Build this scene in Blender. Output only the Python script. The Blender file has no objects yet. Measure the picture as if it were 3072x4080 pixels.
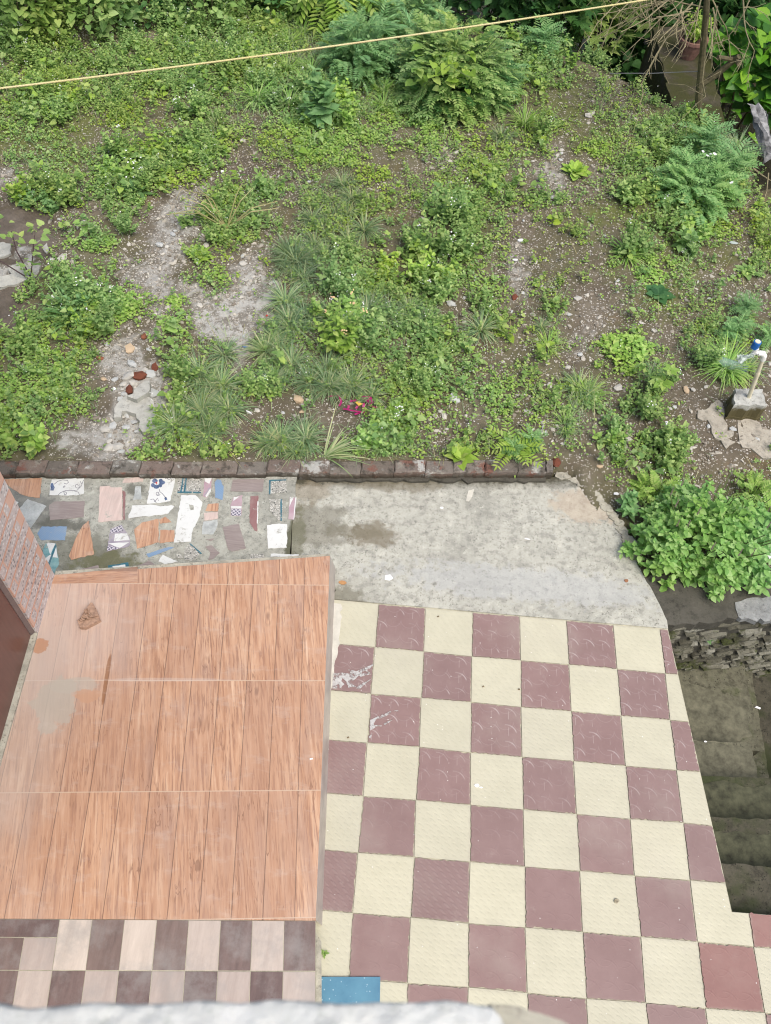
import bpy, math, random
import numpy as np
from mathutils import Vector

# ------------------------------------------------------------------ camera
FPX = 3430.0
CAM = np.array([0.0, 0.0, 4.86846])
_R = np.array([0.99571099, 0.06710347, 0.06369254])
_U = np.array([-0.09110657, 0.83097127, 0.54880447])
_F = np.array([0.01609999, 0.55225345, -0.83352079])
scene = bpy.context.scene
col = scene.collection
cam_data = bpy.data.cameras.new('camera')
cam = bpy.data.objects.new('camera', cam_data)
col.objects.link(cam)
from mathutils import Matrix
cam.matrix_world = Matrix(((_R[0], _U[0], -_F[0], 0), (_R[1], _U[1], -_F[1], 0), (_R[2], _U[2], -_F[2], CAM[2]), (0, 0, 0, 1)))
cam_data.sensor_fit = 'VERTICAL'
cam_data.sensor_height = 7.3
cam_data.lens = FPX / 4080.0 * 7.3
cam_data.clip_start = 0.02
cam_data.clip_end = 500
cam_data.dof.use_dof = True
cam_data.dof.focus_distance = 5.6
cam_data.dof.aperture_fstop = 2.0
scene.camera = cam

# ------------------------------------------------------------------ light
world = bpy.data.worlds.new('World')
scene.world = world
world.use_nodes = True
wt = world.node_tree
bg = wt.nodes['Background']
sky = wt.nodes.new('ShaderNodeTexSky')
sky.sky_type = 'NISHITA'
sky.sun_disc = False
sky.sun_elevation = math.radians(62)
sky.sun_rotation = math.radians(140)
sky.air_density = 1.0
sky.dust_density = 4.5
sky.ozone_density = 0.6
wt.links.new(sky.outputs[0], bg.inputs['Color'])
bg.inputs['Strength'].default_value = 0.14
sun_d = bpy.data.lights.new('sun', 'SUN')
sun_d.energy = 1.5
sun_d.angle = math.radians(36)
sun_d.color = (1.0, 0.98, 0.94)
sun = bpy.data.objects.new('sun', sun_d)
col.objects.link(sun)
_e, _a = math.radians(62), math.radians(140)
sun.rotation_euler = (math.pi / 2 - _e, 0, math.pi - _a)
sun.location = (3, -3, 9)
scene.view_settings.view_transform = 'Standard'
scene.view_settings.look = 'None'
scene.view_settings.exposure = 0.55
scene.view_settings.gamma = 1.0
scene.cycles.filter_width = 1.1

rng = np.random.default_rng(7)
random.seed(7)

# ------------------------------------------------------------------ helpers
def at(px, py, z=0.0):
    """photo pixel -> point on the level z"""
    d = _F + _R * (px - 1536) / FPX - _U * (py - 2040) / FPX
    return CAM + d * ((z - CAM[2]) / d[2])

def at_y(px, py, y):
    d = _F + _R * (px - 1536) / FPX - _U * (py - 2040) / FPX
    return CAM + d * (y / d[1])

def to_px(P):
    d = P - CAM
    z = d @ _F
    return 1536 + FPX * (d @ _R) / z, 2040 - FPX * (d @ _U) / z

def tag(o, label=None, cat=None, group=None, kind=None):
    if label: o['label'] = label
    if cat: o['category'] = cat
    if group: o['group'] = group
    if kind: o['kind'] = kind
    return o

def empty(name, loc=(0, 0, 0), rz=0):
    o = bpy.data.objects.new(name, None)
    o.empty_display_size = 0.05
    col.objects.link(o)
    o.location = loc
    o.rotation_euler = (0, 0, rz)
    return o

class MB:
    """collects triangles/polygons, builds ONE mesh object"""
    def __init__(s):
        s.v, s.f, s.m, s.n = [], [], [], 0          # numpy tri batches
        s.pv, s.pf, s.pm = [], [], []               # polygon lists
    def tris(s, v, f, mi=0):
        v = np.asarray(v, float).reshape(-1, 3)
        f = np.asarray(f, int).reshape(-1, 3)
        s.v.append(v); s.f.append(f + s.n); s.m.append(np.full(len(f), mi)); s.n += len(v)
    def poly(s, verts, faces, mi=0):
        b = len(s.pv)
        s.pv += [tuple(map(float, p)) for p in verts]
        for f in faces:
            s.pf.append([i + b for i in f]); s.pm.append(mi)
    def prism(s, pts, z0, z1, mi=0, bottom=False):
        n = len(pts)
        a = sum(pts[i][0] * pts[(i + 1) % n][1] - pts[(i + 1) % n][0] * pts[i][1] for i in range(n))
        if a < 0: pts = list(pts)[::-1]
        v = [(p[0], p[1], z1) for p in pts] + [(p[0], p[1], z0) for p in pts]
        f = [list(range(n))] + [[i, i + n, (i + 1) % n + n, (i + 1) % n] for i in range(n)]
        if bottom: f.append(list(range(2 * n - 1, n - 1, -1)))
        s.poly(v, f, mi)
    def box(s, a, b, mi=0):
        x0, y0, z0 = a; x1, y1, z1 = b
        s.prism([(x0, y0), (x1, y0), (x1, y1), (x0, y1)], z0, z1, mi, True)
    def tube(s, pts, radii, n=6, mi=0, cap=True):
        pts = [np.asarray(p, float) for p in pts]
        if np.isscalar(radii): radii = [radii] * len(pts)
        rings = []
        up = np.array([0.31, 0.17, 0.93])
        for i, p in enumerate(pts):
            t = pts[min(i + 1, len(pts) - 1)] - pts[max(i - 1, 0)]
            t = t / (np.linalg.norm(t) + 1e-9)
            x = np.cross(up, t)
            if np.linalg.norm(x) < 0.05: x = np.cross(np.array([1.0, 0, 0]), t)
            x /= np.linalg.norm(x); y = np.cross(t, x)
            a = np.arange(n) * 2 * np.pi / n
            rings.append(p + radii[i] * (np.outer(np.cos(a), x) + np.outer(np.sin(a), y)))
        v = np.concatenate(rings)
        f = []
        for i in range(len(pts) - 1):
            for k in range(n):
                a0, a1 = i * n + k, i * n + (k + 1) % n
                f += [(a0, a1, a1 + n), (a0, a1 + n, a0 + n)]
        if cap:
            for k in range(1, n - 1):
                f.append((0, k + 1, k)); o = (len(pts) - 1) * n; f.append((o, o + k, o + k + 1))
        s.tris(v, f, mi)
    def build(s, name, mats, parent=None, smooth=False):
        me = bpy.data.meshes.new(name)
        if s.v:
            V = np.concatenate(s.v); T = np.concatenate(s.f); Mi = np.concatenate(s.m)
        else:
            V = np.zeros((0, 3)); T = np.zeros((0, 3), int); Mi = np.zeros(0, int)
        nv = len(V)
        allv = np.concatenate([V, np.array(s.pv).reshape(-1, 3)]) if s.pv else V
        loops = [T.ravel()] + [np.array(f) + nv for f in s.pf]
        lens = np.concatenate([np.full(len(T), 3), np.array([len(f) for f in s.pf], int)]).astype(int)
        L = np.concatenate(loops).astype(np.int32)
        me.vertices.add(len(allv)); me.vertices.foreach_set('co', allv.astype(np.float32).ravel())
        me.loops.add(len(L)); me.loops.foreach_set('vertex_index', L)
        me.polygons.add(len(lens))
        me.polygons.foreach_set('loop_start', np.concatenate([[0], np.cumsum(lens)[:-1]]).astype(np.int32))
        me.polygons.foreach_set('material_index', np.concatenate([Mi, np.array(s.pm, int)]).astype(np.int32))
        me.polygons.foreach_set('use_smooth', np.full(len(lens), smooth))
        me.update(calc_edges=True)
        for m in (mats if isinstance(mats, (list, tuple)) else [mats]): me.materials.append(m)
        o = bpy.data.objects.new(name, me)
        col.objects.link(o)
        if parent: o.parent = parent
        return o

def rough(pts, step=0.02, amp=0.004, r=rng):
    """subdivide a closed outline and jitter it"""
    out = []
    n = len(pts)
    for i in range(n):
        a, b = np.array(pts[i][:2], float), np.array(pts[(i + 1) % n][:2], float)
        k = max(1, int(np.linalg.norm(b - a) / step))
        for j in range(k):
            p = a + (b - a) * j / k
            out.append(tuple(p + (r.normal(0, amp, 2) if j else r.normal(0, amp * .3, 2))))
    return out

# ------------------------------------------------------------------ materials
class NG:
    def __init__(s, name):
        s.mat = bpy.data.materials.new(name)
        s.mat.use_nodes = True
        s.t = s.mat.node_tree
        s.b = s.t.nodes['Principled BSDF']
        s._obj = None
    def __call__(s, typ, ins=None, out=0, **at_):
        n = s.t.nodes.new('ShaderNode' + typ)
        for k, v in at_.items(): setattr(n, k, v)
        for k, v in (ins or {}).items(): s.put(n.inputs[k], v)
        return n.outputs[out]
    def put(s, sock, v):
        if isinstance(v, bpy.types.NodeSocket): s.t.links.new(v, sock)
        elif hasattr(sock.default_value, '__len__') and not hasattr(v, '__len__'): sock.default_value = (v,) * len(sock.default_value)
        elif sock.type == 'RGBA' and len(v) == 3: sock.default_value = (*v, 1)
        else: sock.default_value = v
    def obj(s):
        if s._obj is None: s._obj = s('TexCoord', out='Object')
        return s._obj
    def m(s, op, a, b=0.0, c=0.0, clamp=False):
        n = s.t.nodes.new('ShaderNodeMath'); n.operation = op; n.use_clamp = clamp
        s.put(n.inputs[0], a); s.put(n.inputs[1], b); s.put(n.inputs[2], c)
        return n.outputs[0]
    def mix(s, f, a, b, blend='MIX'):
        n = s.t.nodes.new('ShaderNodeMix'); n.data_type = 'RGBA'; n.blend_type = blend
        s.put(n.inputs[0], f); s.put(n.inputs[6], a); s.put(n.inputs[7], b)
        return n.outputs[2]
    def ramp(s, f, stops, interp='LINEAR'):
        n = s.t.nodes.new('ShaderNodeValToRGB'); e = n.color_ramp; e.interpolation = interp
        while len(e.elements) < len(stops): e.elements.new(0.5)
        for el, (p, c) in zip(e.elements, stops):
            el.position = p
            el.color = (*c, 1) if hasattr(c, '__len__') else (c, c, c, 1)
        s.put(n.inputs[0], f)
        return n.outputs[0]
    def noise(s, scale, detail=4, rough_=0.55, vec=None, dist=0.0, out=0):
        return s('TexNoise', {'Vector': vec or s.obj(), 'Scale': scale, 'Detail': detail, 'Roughness': rough_, 'Distortion': dist}, out=out)
    def vor(s, scale, vec=None, out=0, feature='F1', rand=1.0):
        return s('TexVoronoi', {'Vector': vec or s.obj(), 'Scale': scale, 'Randomness': rand}, out=out, feature=feature)
    def scaled(s, sc, loc=(0, 0, 0), rz=0.0, vec=None):
        return s('Mapping', {'Vector': vec or s.obj(), 'Scale': sc, 'Location': loc, 'Rotation': (0, 0, rz)})
    def xyz(s, vec=None):
        n = s.t.nodes.new('ShaderNodeSeparateXYZ'); s.put(n.inputs[0], vec or s.obj())
        return n.outputs
    def step(s, x, a, b):
        n = s.t.nodes.new('ShaderNodeMapRange'); n.interpolation_type = 'SMOOTHSTEP'
        s.put(n.inputs[0], x); s.put(n.inputs[1], a); s.put(n.inputs[2], b)
        return n.outputs[0]
    def blob(s, c, r, amp=0.5, nscale=9.0, soft=0.15):
        p = s('VectorMath', {0: s.obj(), 1: (c[0], c[1], 0)}, operation='SUBTRACT')
        p = s('VectorMath', {0: p, 1: (1 / r[0], 1 / r[1], 0)}, operation='MULTIPLY')
        l = s('VectorMath', {0: p}, out='Value', operation='LENGTH')
        l = s.m('ADD', l, s.m('MULTIPLY', s.m('SUBTRACT', s.noise(nscale, 5, .65), 0.5), amp * 2))
        return s.step(l, 1.0 + soft, 1.0 - soft)
    def done(s, color, rough_=0.8, bump=None, bstr=0.3, bdist=0.01, spec=0.3):
        s.put(s.b.inputs['Base Color'], color)
        s.put(s.b.inputs['Roughness'], rough_)
        s.put(s.b.inputs['Specular IOR Level'], spec)
        if bump is not None:
            nb = s('Bump', {'Height': bump, 'Strength': bstr, 'Distance': bdist})
            s.put(s.b.inputs['Normal'], nb)
        return s.mat

def plain(name, c, r=0.6, var=0.12, scale=20, bump=0.2, spec=0.35):
    g = NG(name)
    n = g.noise(scale, 6, .65)
    dark = tuple(x * (1 - var * 2) for x in c); light = tuple(min(1, x * (1 + var)) for x in c)
    cc = g.ramp(n, [(0.25, dark), (0.6, c), (0.85, light)])
    return g.done(cc, r, n, bump, 0.004, spec)

def leaf_mat(name, cols, rough_=0.5, trans=0.42, spec=0.3):
    g = NG(name)
    isl = g('NewGeometry', out='Random Per Island')
    k = len(cols)
    c = g.ramp(isl, [((i + .5) / k, tuple(min(.62, q * w) for q, w in zip(cc, (1.09, 1.14, 1.12)))) for i, cc in enumerate(cols)])
    oi = g('ObjectInfo', out='Random')
    big = g.noise(1.3, 3, .6, vec=g('NewGeometry', out='Position'))
    c = g('HueSaturation', {'Hue': g('MapRange', {0: big, 1: .3, 2: .7, 3: 0.475, 4: 0.516}), 'Saturation': g('MapRange', {0: big, 1: .3, 2: .7, 3: 1.22, 4: .98}),
                            'Value': g('MapRange', {0: oi, 3: 0.85, 4: 1.15}), 'Color': c})
    g.done(c, rough_, None, spec=spec)
    tr = g('BsdfTranslucent', {'Color': g.mix(0.5, c, (0.30, 0.45, 0.15))})
    mixs = g('MixShader', {0: trans, 1: g.b.outputs[0], 2: tr})
    g.t.links.new(mixs, g.t.nodes['Material Output'].inputs['Surface'])
    return g.mat

M = {}
M['leaf'] = leaf_mat('weed_leaf', [(0.177, 0.283, 0.100), (0.248, 0.368, 0.131), (0.320, 0.439, 0.170), (0.426, 0.524, 0.221)])
M['leaf_bright'] = leaf_mat('bright_leaf', [(0.251, 0.388, 0.099), (0.325, 0.475, 0.123), (0.384, 0.526, 0.148), (0.458, 0.563, 0.199)])
M['leaf_basil'] = leaf_mat('basil_leaf', [(0.187, 0.352, 0.122), (0.259, 0.438, 0.153), (0.316, 0.499, 0.185), (0.389, 0.547, 0.246)])
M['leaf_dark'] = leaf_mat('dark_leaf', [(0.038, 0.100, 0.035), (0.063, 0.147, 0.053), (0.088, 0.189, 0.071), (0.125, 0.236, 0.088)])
M['leaf_blue'] = leaf_mat('bluish_leaf', [(0.169, 0.306, 0.132), (0.228, 0.374, 0.165), (0.296, 0.442, 0.206)])
M['leaf_vine'] = leaf_mat('vine_leaf', [(0.063, 0.165, 0.047), (0.100, 0.248, 0.059), (0.150, 0.342, 0.071), (0.238, 0.425, 0.094)], rough_=.38)
M['grass'] = leaf_mat('grass_blade', [(0.244, 0.340, 0.148), (0.309, 0.410, 0.190), (0.407, 0.467, 0.248), (0.552, 0.538, 0.330)])
M['grass_dark'] = leaf_mat('dark_grass_blade', [(0.147, 0.227, 0.123), (0.195, 0.283, 0.157), (0.277, 0.368, 0.214), (0.439, 0.454, 0.297)])
M['grass_bright'] = leaf_mat('bright_grass_blade', [(0.260, 0.439, 0.116), (0.358, 0.538, 0.148), (0.439, 0.595, 0.214)])
M['straw'] = leaf_mat('straw', [(.36, .33, .17), (.30, .29, .13), (.42, .37, .2)], trans=.15)
M['stem'] = plain('green_stem', (.11, .16, .05))
M['stem_dark'] = plain('purplish_stem', (.06, .035, .035))
M['petal_white'] = plain('white_petal', (.72, .72, .70), .6, .05)
M['petal_lilac'] = plain('lilac_petal', (.52, .5, .66), .6, .05)
M['petal_yellow'] = plain('yellow_petal', (.7, .55, .06), .6, .05)
M['petal_orange'] = plain('orange_petal', (.75, .50, .28), .6, .05)
M['bark'] = plain('mossy_bark', (.13, .112, .06), .9, .35, 30, .5)
M['twig'] = plain('dry_twig', (.30, .26, .155), .9, .3, 30, .3)
M['pvc'] = plain('cream_pvc', (.70, .64, .47), .45, .08, 12)
M['pvc_white'] = plain('white_pvc', (.8, .8, .76), .4, .04)
M['blue_plastic'] = plain('blue_plastic', (.02, .13, .42), .35, .1)
M['paper'] = plain('white_paper', (.78, .78, .77), .7, .05)
M['card'] = plain('tan_cardboard', (.42, .31, .21), .8, .12)
M['terracotta'] = plain('terracotta', (.27, .10, .055), .85, .3, 30, .4)
M['brickred'] = plain('broken_brick', (.19, .062, .035), .9, .35, 40, .6)
M['ribbon'] = plain('magenta_foil', (.42, .012, .15), .3, .15, 30, .1, .8)
M['yellow_card'] = plain('yellow_card', (.62, .42, .07), .6, .1)
M['rag'] = plain('grey_rag', (.33, .33, .33), .85, .5, 22, .5)
M['logwood'] = plain('cut_wood', (.45, .34, .18), .8, .2, 25)
M['rope'] = None

def stone_mat(name, cols):
    g = NG(name)
    isl = g('NewGeometry', out='Random Per Island')
    c = g.ramp(isl, [(i / max(1, len(cols) - 1), cc) for i, cc in enumerate(cols)])
    n = g.noise(60, 4, .7)
    c = g.mix(g.step(n, .55, .8), c, (.13, .115, .09))
    return g.done(c, .9, n, .4, .004, .2)
M['gravel'] = stone_mat('gravel_stone', [(.16, .14, .11), (.24, .21, .17), (.32, .29, .24), (.40, .37, .31), (.52, .50, .44)])
M['stone'] = stone_mat('pale_stone', [(.30, .28, .24), (.40, .38, .33), (.48, .46, .41), (.40, .35, .29)])
M['graystone'] = stone_mat('grey_stone', [(.34, .35, .34), (.42, .43, .41), (.5, .51, .5)])

def soil_mat():
    g = NG('garden_soil')
    at_ = g('Attribute', attribute_name='Mask')
    sp = g.t.nodes.new('ShaderNodeSeparateColor'); g.put(sp.inputs[0], at_)
    mo, gr, wet = sp.outputs[0], sp.outputs[1], sp.outputs[2]
    n1 = g.noise(3.5, 8, .65)
    n2 = g.noise(40, 6, .7)
    soil = g.ramp(n1, [(.3, (.08, .064, .045)), (.5, (.135, .11, .08)), (.7, (.195, .168, .13))])
    soil = g.mix(g.m('MULTIPLY', n2, .55), soil, (.10, .085, .065), 'MIX')
    rust = g.noise(2.1, 4, .6, vec=g.scaled((1, 1, 1), (7, 3, 0)))
    soil = g.mix(g.m('MULTIPLY', g.step(rust, .56, .72), .35), soil, (.16, .085, .045))
    soil = g.mix(g.m('MULTIPLY', g.step(gr, .35, .8), .75), soil, g.ramp(n2, [(.3, (.15, .14, .115)), (.7, (.30, .285, .245))]))
    moss = g.ramp(g.noise(18, 7, .75), [(.3, (.075, .088, .026)), (.55, (.125, .14, .045)), (.75, (.165, .155, .075))])
    mf = g.m('MULTIPLY', mo, g.step(g.noise(6, 7, .7), .28, .52))
    c = g.mix(mf, soil, moss)
    # fine white chips trodden in everywhere, more where gravelly
    d = g.vor(80); dc = g.vor(80, out=1)
    sel = g.xyz(dc)[0]
    thr = g('MapRange', {0: gr, 3: .87, 4: .45})
    chip = g.m('MULTIPLY', g.m('GREATER_THAN', sel, thr), g.m('LESS_THAN', d, .36))
    c = g.mix(chip, c, g.mix(g.xyz(dc)[1], (.33, .30, .25), (.58, .55, .5)))
    d2 = g.vor(42, vec=g.scaled((1, 1, 1), (.37, .11, 0))); dc2 = g.vor(42, vec=g.scaled((1, 1, 1), (.37, .11, 0)), out=1)
    chip2 = g.m('MULTIPLY', g.m('GREATER_THAN', g.xyz(dc2)[0], g('MapRange', {0: gr, 3: .95, 4: .6})), g.m('LESS_THAN', d2, .34))
    c = g.mix(chip2, c, g.mix(g.xyz(dc2)[1], (.28, .25, .21), (.52, .49, .44)))
    # old lime/cement crust
    crust = g.m('MULTIPLY', g.step(gr, .5, .85), g.step(g.noise(9, 8, .74), .43, .53))
    c = g.mix(crust, c, g.ramp(n2, [(.3, (.33, .32, .285)), (.7, (.47, .46, .425))]))
    wetc = g.ramp(g.noise(5, 7, .65), [(.35, (.085, .068, .05)), (.65, (.15, .125, .10))])
    wf = g.step(g.m('ADD', wet, g.m('MULTIPLY', g.m('SUBTRACT', n1, .5), .8)), .42, .6)
    c = g.mix(wf, c, wetc)
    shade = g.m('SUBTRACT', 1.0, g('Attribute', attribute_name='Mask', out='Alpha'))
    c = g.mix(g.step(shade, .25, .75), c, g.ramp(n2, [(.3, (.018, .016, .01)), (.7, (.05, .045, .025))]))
    h = g.m('ADD', g.m('ADD', g.m('MULTIPLY', n2, .6), g.m('MULTIPLY', g.noise(13, 6, .7), 1.6)), g.m('ADD', g.m('MULTIPLY', chip, .5), g.m('MULTIPLY', chip2, .9)))
    return g.done(c, g('MapRange', {0: wf, 3: .95, 4: .6}), h, .7, .015, .2)
M['soil'] = soil_mat()

def concrete_mat(name, base=(.40, .39, .32), extra=None, dark=(.15, .14, .10), amt=1.0):
    g = NG(name)
    a, b, c3 = g.noise(2.2, 9, .68), g.noise(16, 9, .72), g.noise(75, 5, .7)
    c = g.ramp(a, [(.28, tuple(x * .72 for x in base)), (.5, base), (.72, tuple(x * 1.2 for x in base))])
    c = g.mix(g.m('MULTIPLY', g.step(b, .47, .62), .55 * amt), c, tuple(x * .55 for x in base))
    c = g.mix(g.m('MULTIPLY', g.step(b, .44, .34), .6 * amt), c, tuple(min(.62, x * 1.35) for x in base))
    spot = g.step(g.noise(26, 9, .8), .54, .60)
    c = g.mix(g.m('MULTIPLY', spot, g.m('MULTIPLY', g.step(g.noise(3.3, 5, .6), .30, .58), .75 * amt)), c, tuple(x * .42 for x in base))
    ds = g.vor(58); dsc = g.xyz(g.vor(58, out=1))[0]
    c = g.mix(g.m('MULTIPLY', g.m('MULTIPLY', g.m('LESS_THAN', ds, .22), g.m('GREATER_THAN', dsc, .8)), .6 * amt), c, dark)
    pits = g.m('MULTIPLY', g.step(g.noise(34, 6, .75), .60, .70), g.step(g.noise(4, 3, .5), .42, .62))
    c = g.mix(g.m('MULTIPLY', pits, .75 * amt), c, dark)
    if extra: c = extra(g, c)
    h = g.m('ADD', b, g.m('MULTIPLY', c3, .5))
    return g.done(c, .9, h, .55, .012, .2)

def yard_extra(g, c):
    x = g.xyz()
    # damp band at the foot of the kerb, brown patch, corner grime
    foot = g.m('SUBTRACT', x[1], g.m('ADD', 3.47, g.m('MULTIPLY', g.m('ADD', x[0], .33), .118)))
    foot = g.m('ADD', foot, g.m('MULTIPLY', g.m('SUBTRACT', g.noise(13, 7, .7), .5), .16))
    c = g.mix(g.m('MULTIPLY', g.step(foot, -.12, -.02), .95), c, (.055, .05, .03))
    for (px, py), r, cc, k in [((1490, 2130), (.15, .10), (.15, .125, .08), .7), ((1400, 2120), (.20, .05), (.16, .14, .095), .55), ((1270, 2090), (.2, .17), (.13, .12, .085), .55),
                               ((1235, 1960), (.14, .1), (.2, .16, .1), .45), ((1550, 1925), (.35, .07), (.15, .13, .085), .6), ((1370, 2380), (.13, .07), (.13, .12, .08), .6),
                               ((2330, 2020), (.22, .14), (.42, .32, .22), .45), ((2100, 2330), (.9, .12), (.40, .41, .40), .5), ((1180, 2150), (.05, .22), (.11, .11, .06), .6)]:
        p = at(px, py)
        c = g.mix(g.m('MULTIPLY', g.blob(p, r, 1.3, 13, .25), k), c, cc)
    return c
M['yard'] = concrete_mat('yard_cement', (.415, .41, .35), yard_extra, (.12, .115, .09), 1.1)

def mortar_extra(g, c):
    for (px, py), r, cc, k in [((330, 2200), (.28, .14), (.10, .10, .07), .6), ((60, 2000), (.22, .14), (.13, .13, .12), .6), ((1165, 2150), (.045, .26), (.075, .075, .04), .85),
                               ((430, 2250), (.2, .1), (.11, .11, .05), .7), ((170, 2080), (.3, .06), (.11, .11, .10), .6), ((540, 1950), (.06, .05), (.09, .09, .07), .7), ((250, 2090), (.16, .05), (.10, .10, .08), .6)]:
        p = at(px, py, .03)
        c = g.mix(g.m('MULTIPLY', g.blob(p, r, 1.2, 13, .25), k), c, cc)
    return c
M['mortar'] = concrete_mat('mosaic_mortar', (.345, .345, .295), mortar_extra, (.10, .10, .08), 1.1)
M['oldcement'] = concrete_mat('old_cement', (.38, .36, .29), None)
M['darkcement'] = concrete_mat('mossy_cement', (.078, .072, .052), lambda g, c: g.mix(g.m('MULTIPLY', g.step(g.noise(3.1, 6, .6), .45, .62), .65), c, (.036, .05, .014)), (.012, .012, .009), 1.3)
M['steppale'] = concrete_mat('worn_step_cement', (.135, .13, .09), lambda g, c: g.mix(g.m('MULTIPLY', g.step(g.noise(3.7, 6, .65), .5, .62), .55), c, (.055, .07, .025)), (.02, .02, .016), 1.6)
M['plaster'] = concrete_mat('white_plaster', (.54, .55, .52), lambda g, c: g.mix(g.m('MULTIPLY', g.step(g.noise(95, 7, .75), .54, .64), .5), c, (.36, .38, .34)), (.35, .35, .33), .5)
M['grit'] = concrete_mat('dark_grit', (.085, .08, .064), None, (.05, .05, .04))
def mossywall_extra(g, c):
    return g.mix(g.m('MULTIPLY', g.step(g.noise(2.6, 7, .65), .38, .55), .85), c, (.045, .048, .013))
M['mossywall'] = concrete_mat('mossy_wall_cement', (.075, .064, .045), mossywall_extra, (.05, .05, .03))

def kerb_mat():
    g = NG('kerb_brick')
    isl = g('NewGeometry', out='Random Per Island')
    n = g.noise(14, 8, .7)
    c = g.ramp(isl, [(0, (.18, .142, .115)), (.35, (.145, .127, .107)), (.55, (.20, .14, .115)), (.8, (.18, .167, .143)), (1, (.195, .16, .132))])
    c = g.mix(g.m('MULTIPLY', g.step(g.noise(7, 6, .7, vec=g.scaled((1, 1, 1), (3, 1, 0))), .55, .64), .8), c, (.20, .085, .06))
    c = g.mix(g.m('MULTIPLY', g.step(g.noise(9, 8, .7, vec=g.scaled((1, 1, 1), (9, 4, 1))), .55, .63), .8), c, (.27, .25, .21))
    c = g.mix(g.step(g.noise(5.5, 8, .7, vec=g.scaled((1, 1, 1), (5, 9, 2))), .555, .62), c, (.40, .395, .36))
    c = g.mix(g.m('MULTIPLY', g.step(n, .49, .66), .8), c, (.05, .044, .034))
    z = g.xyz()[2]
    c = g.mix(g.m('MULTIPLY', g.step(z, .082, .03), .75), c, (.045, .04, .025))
    return g.done(c, .92, g.m('ADD', n, g.noise(60, 4, .7)), .8, .015, .2)
M['kerb'] = kerb_mat()

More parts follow.
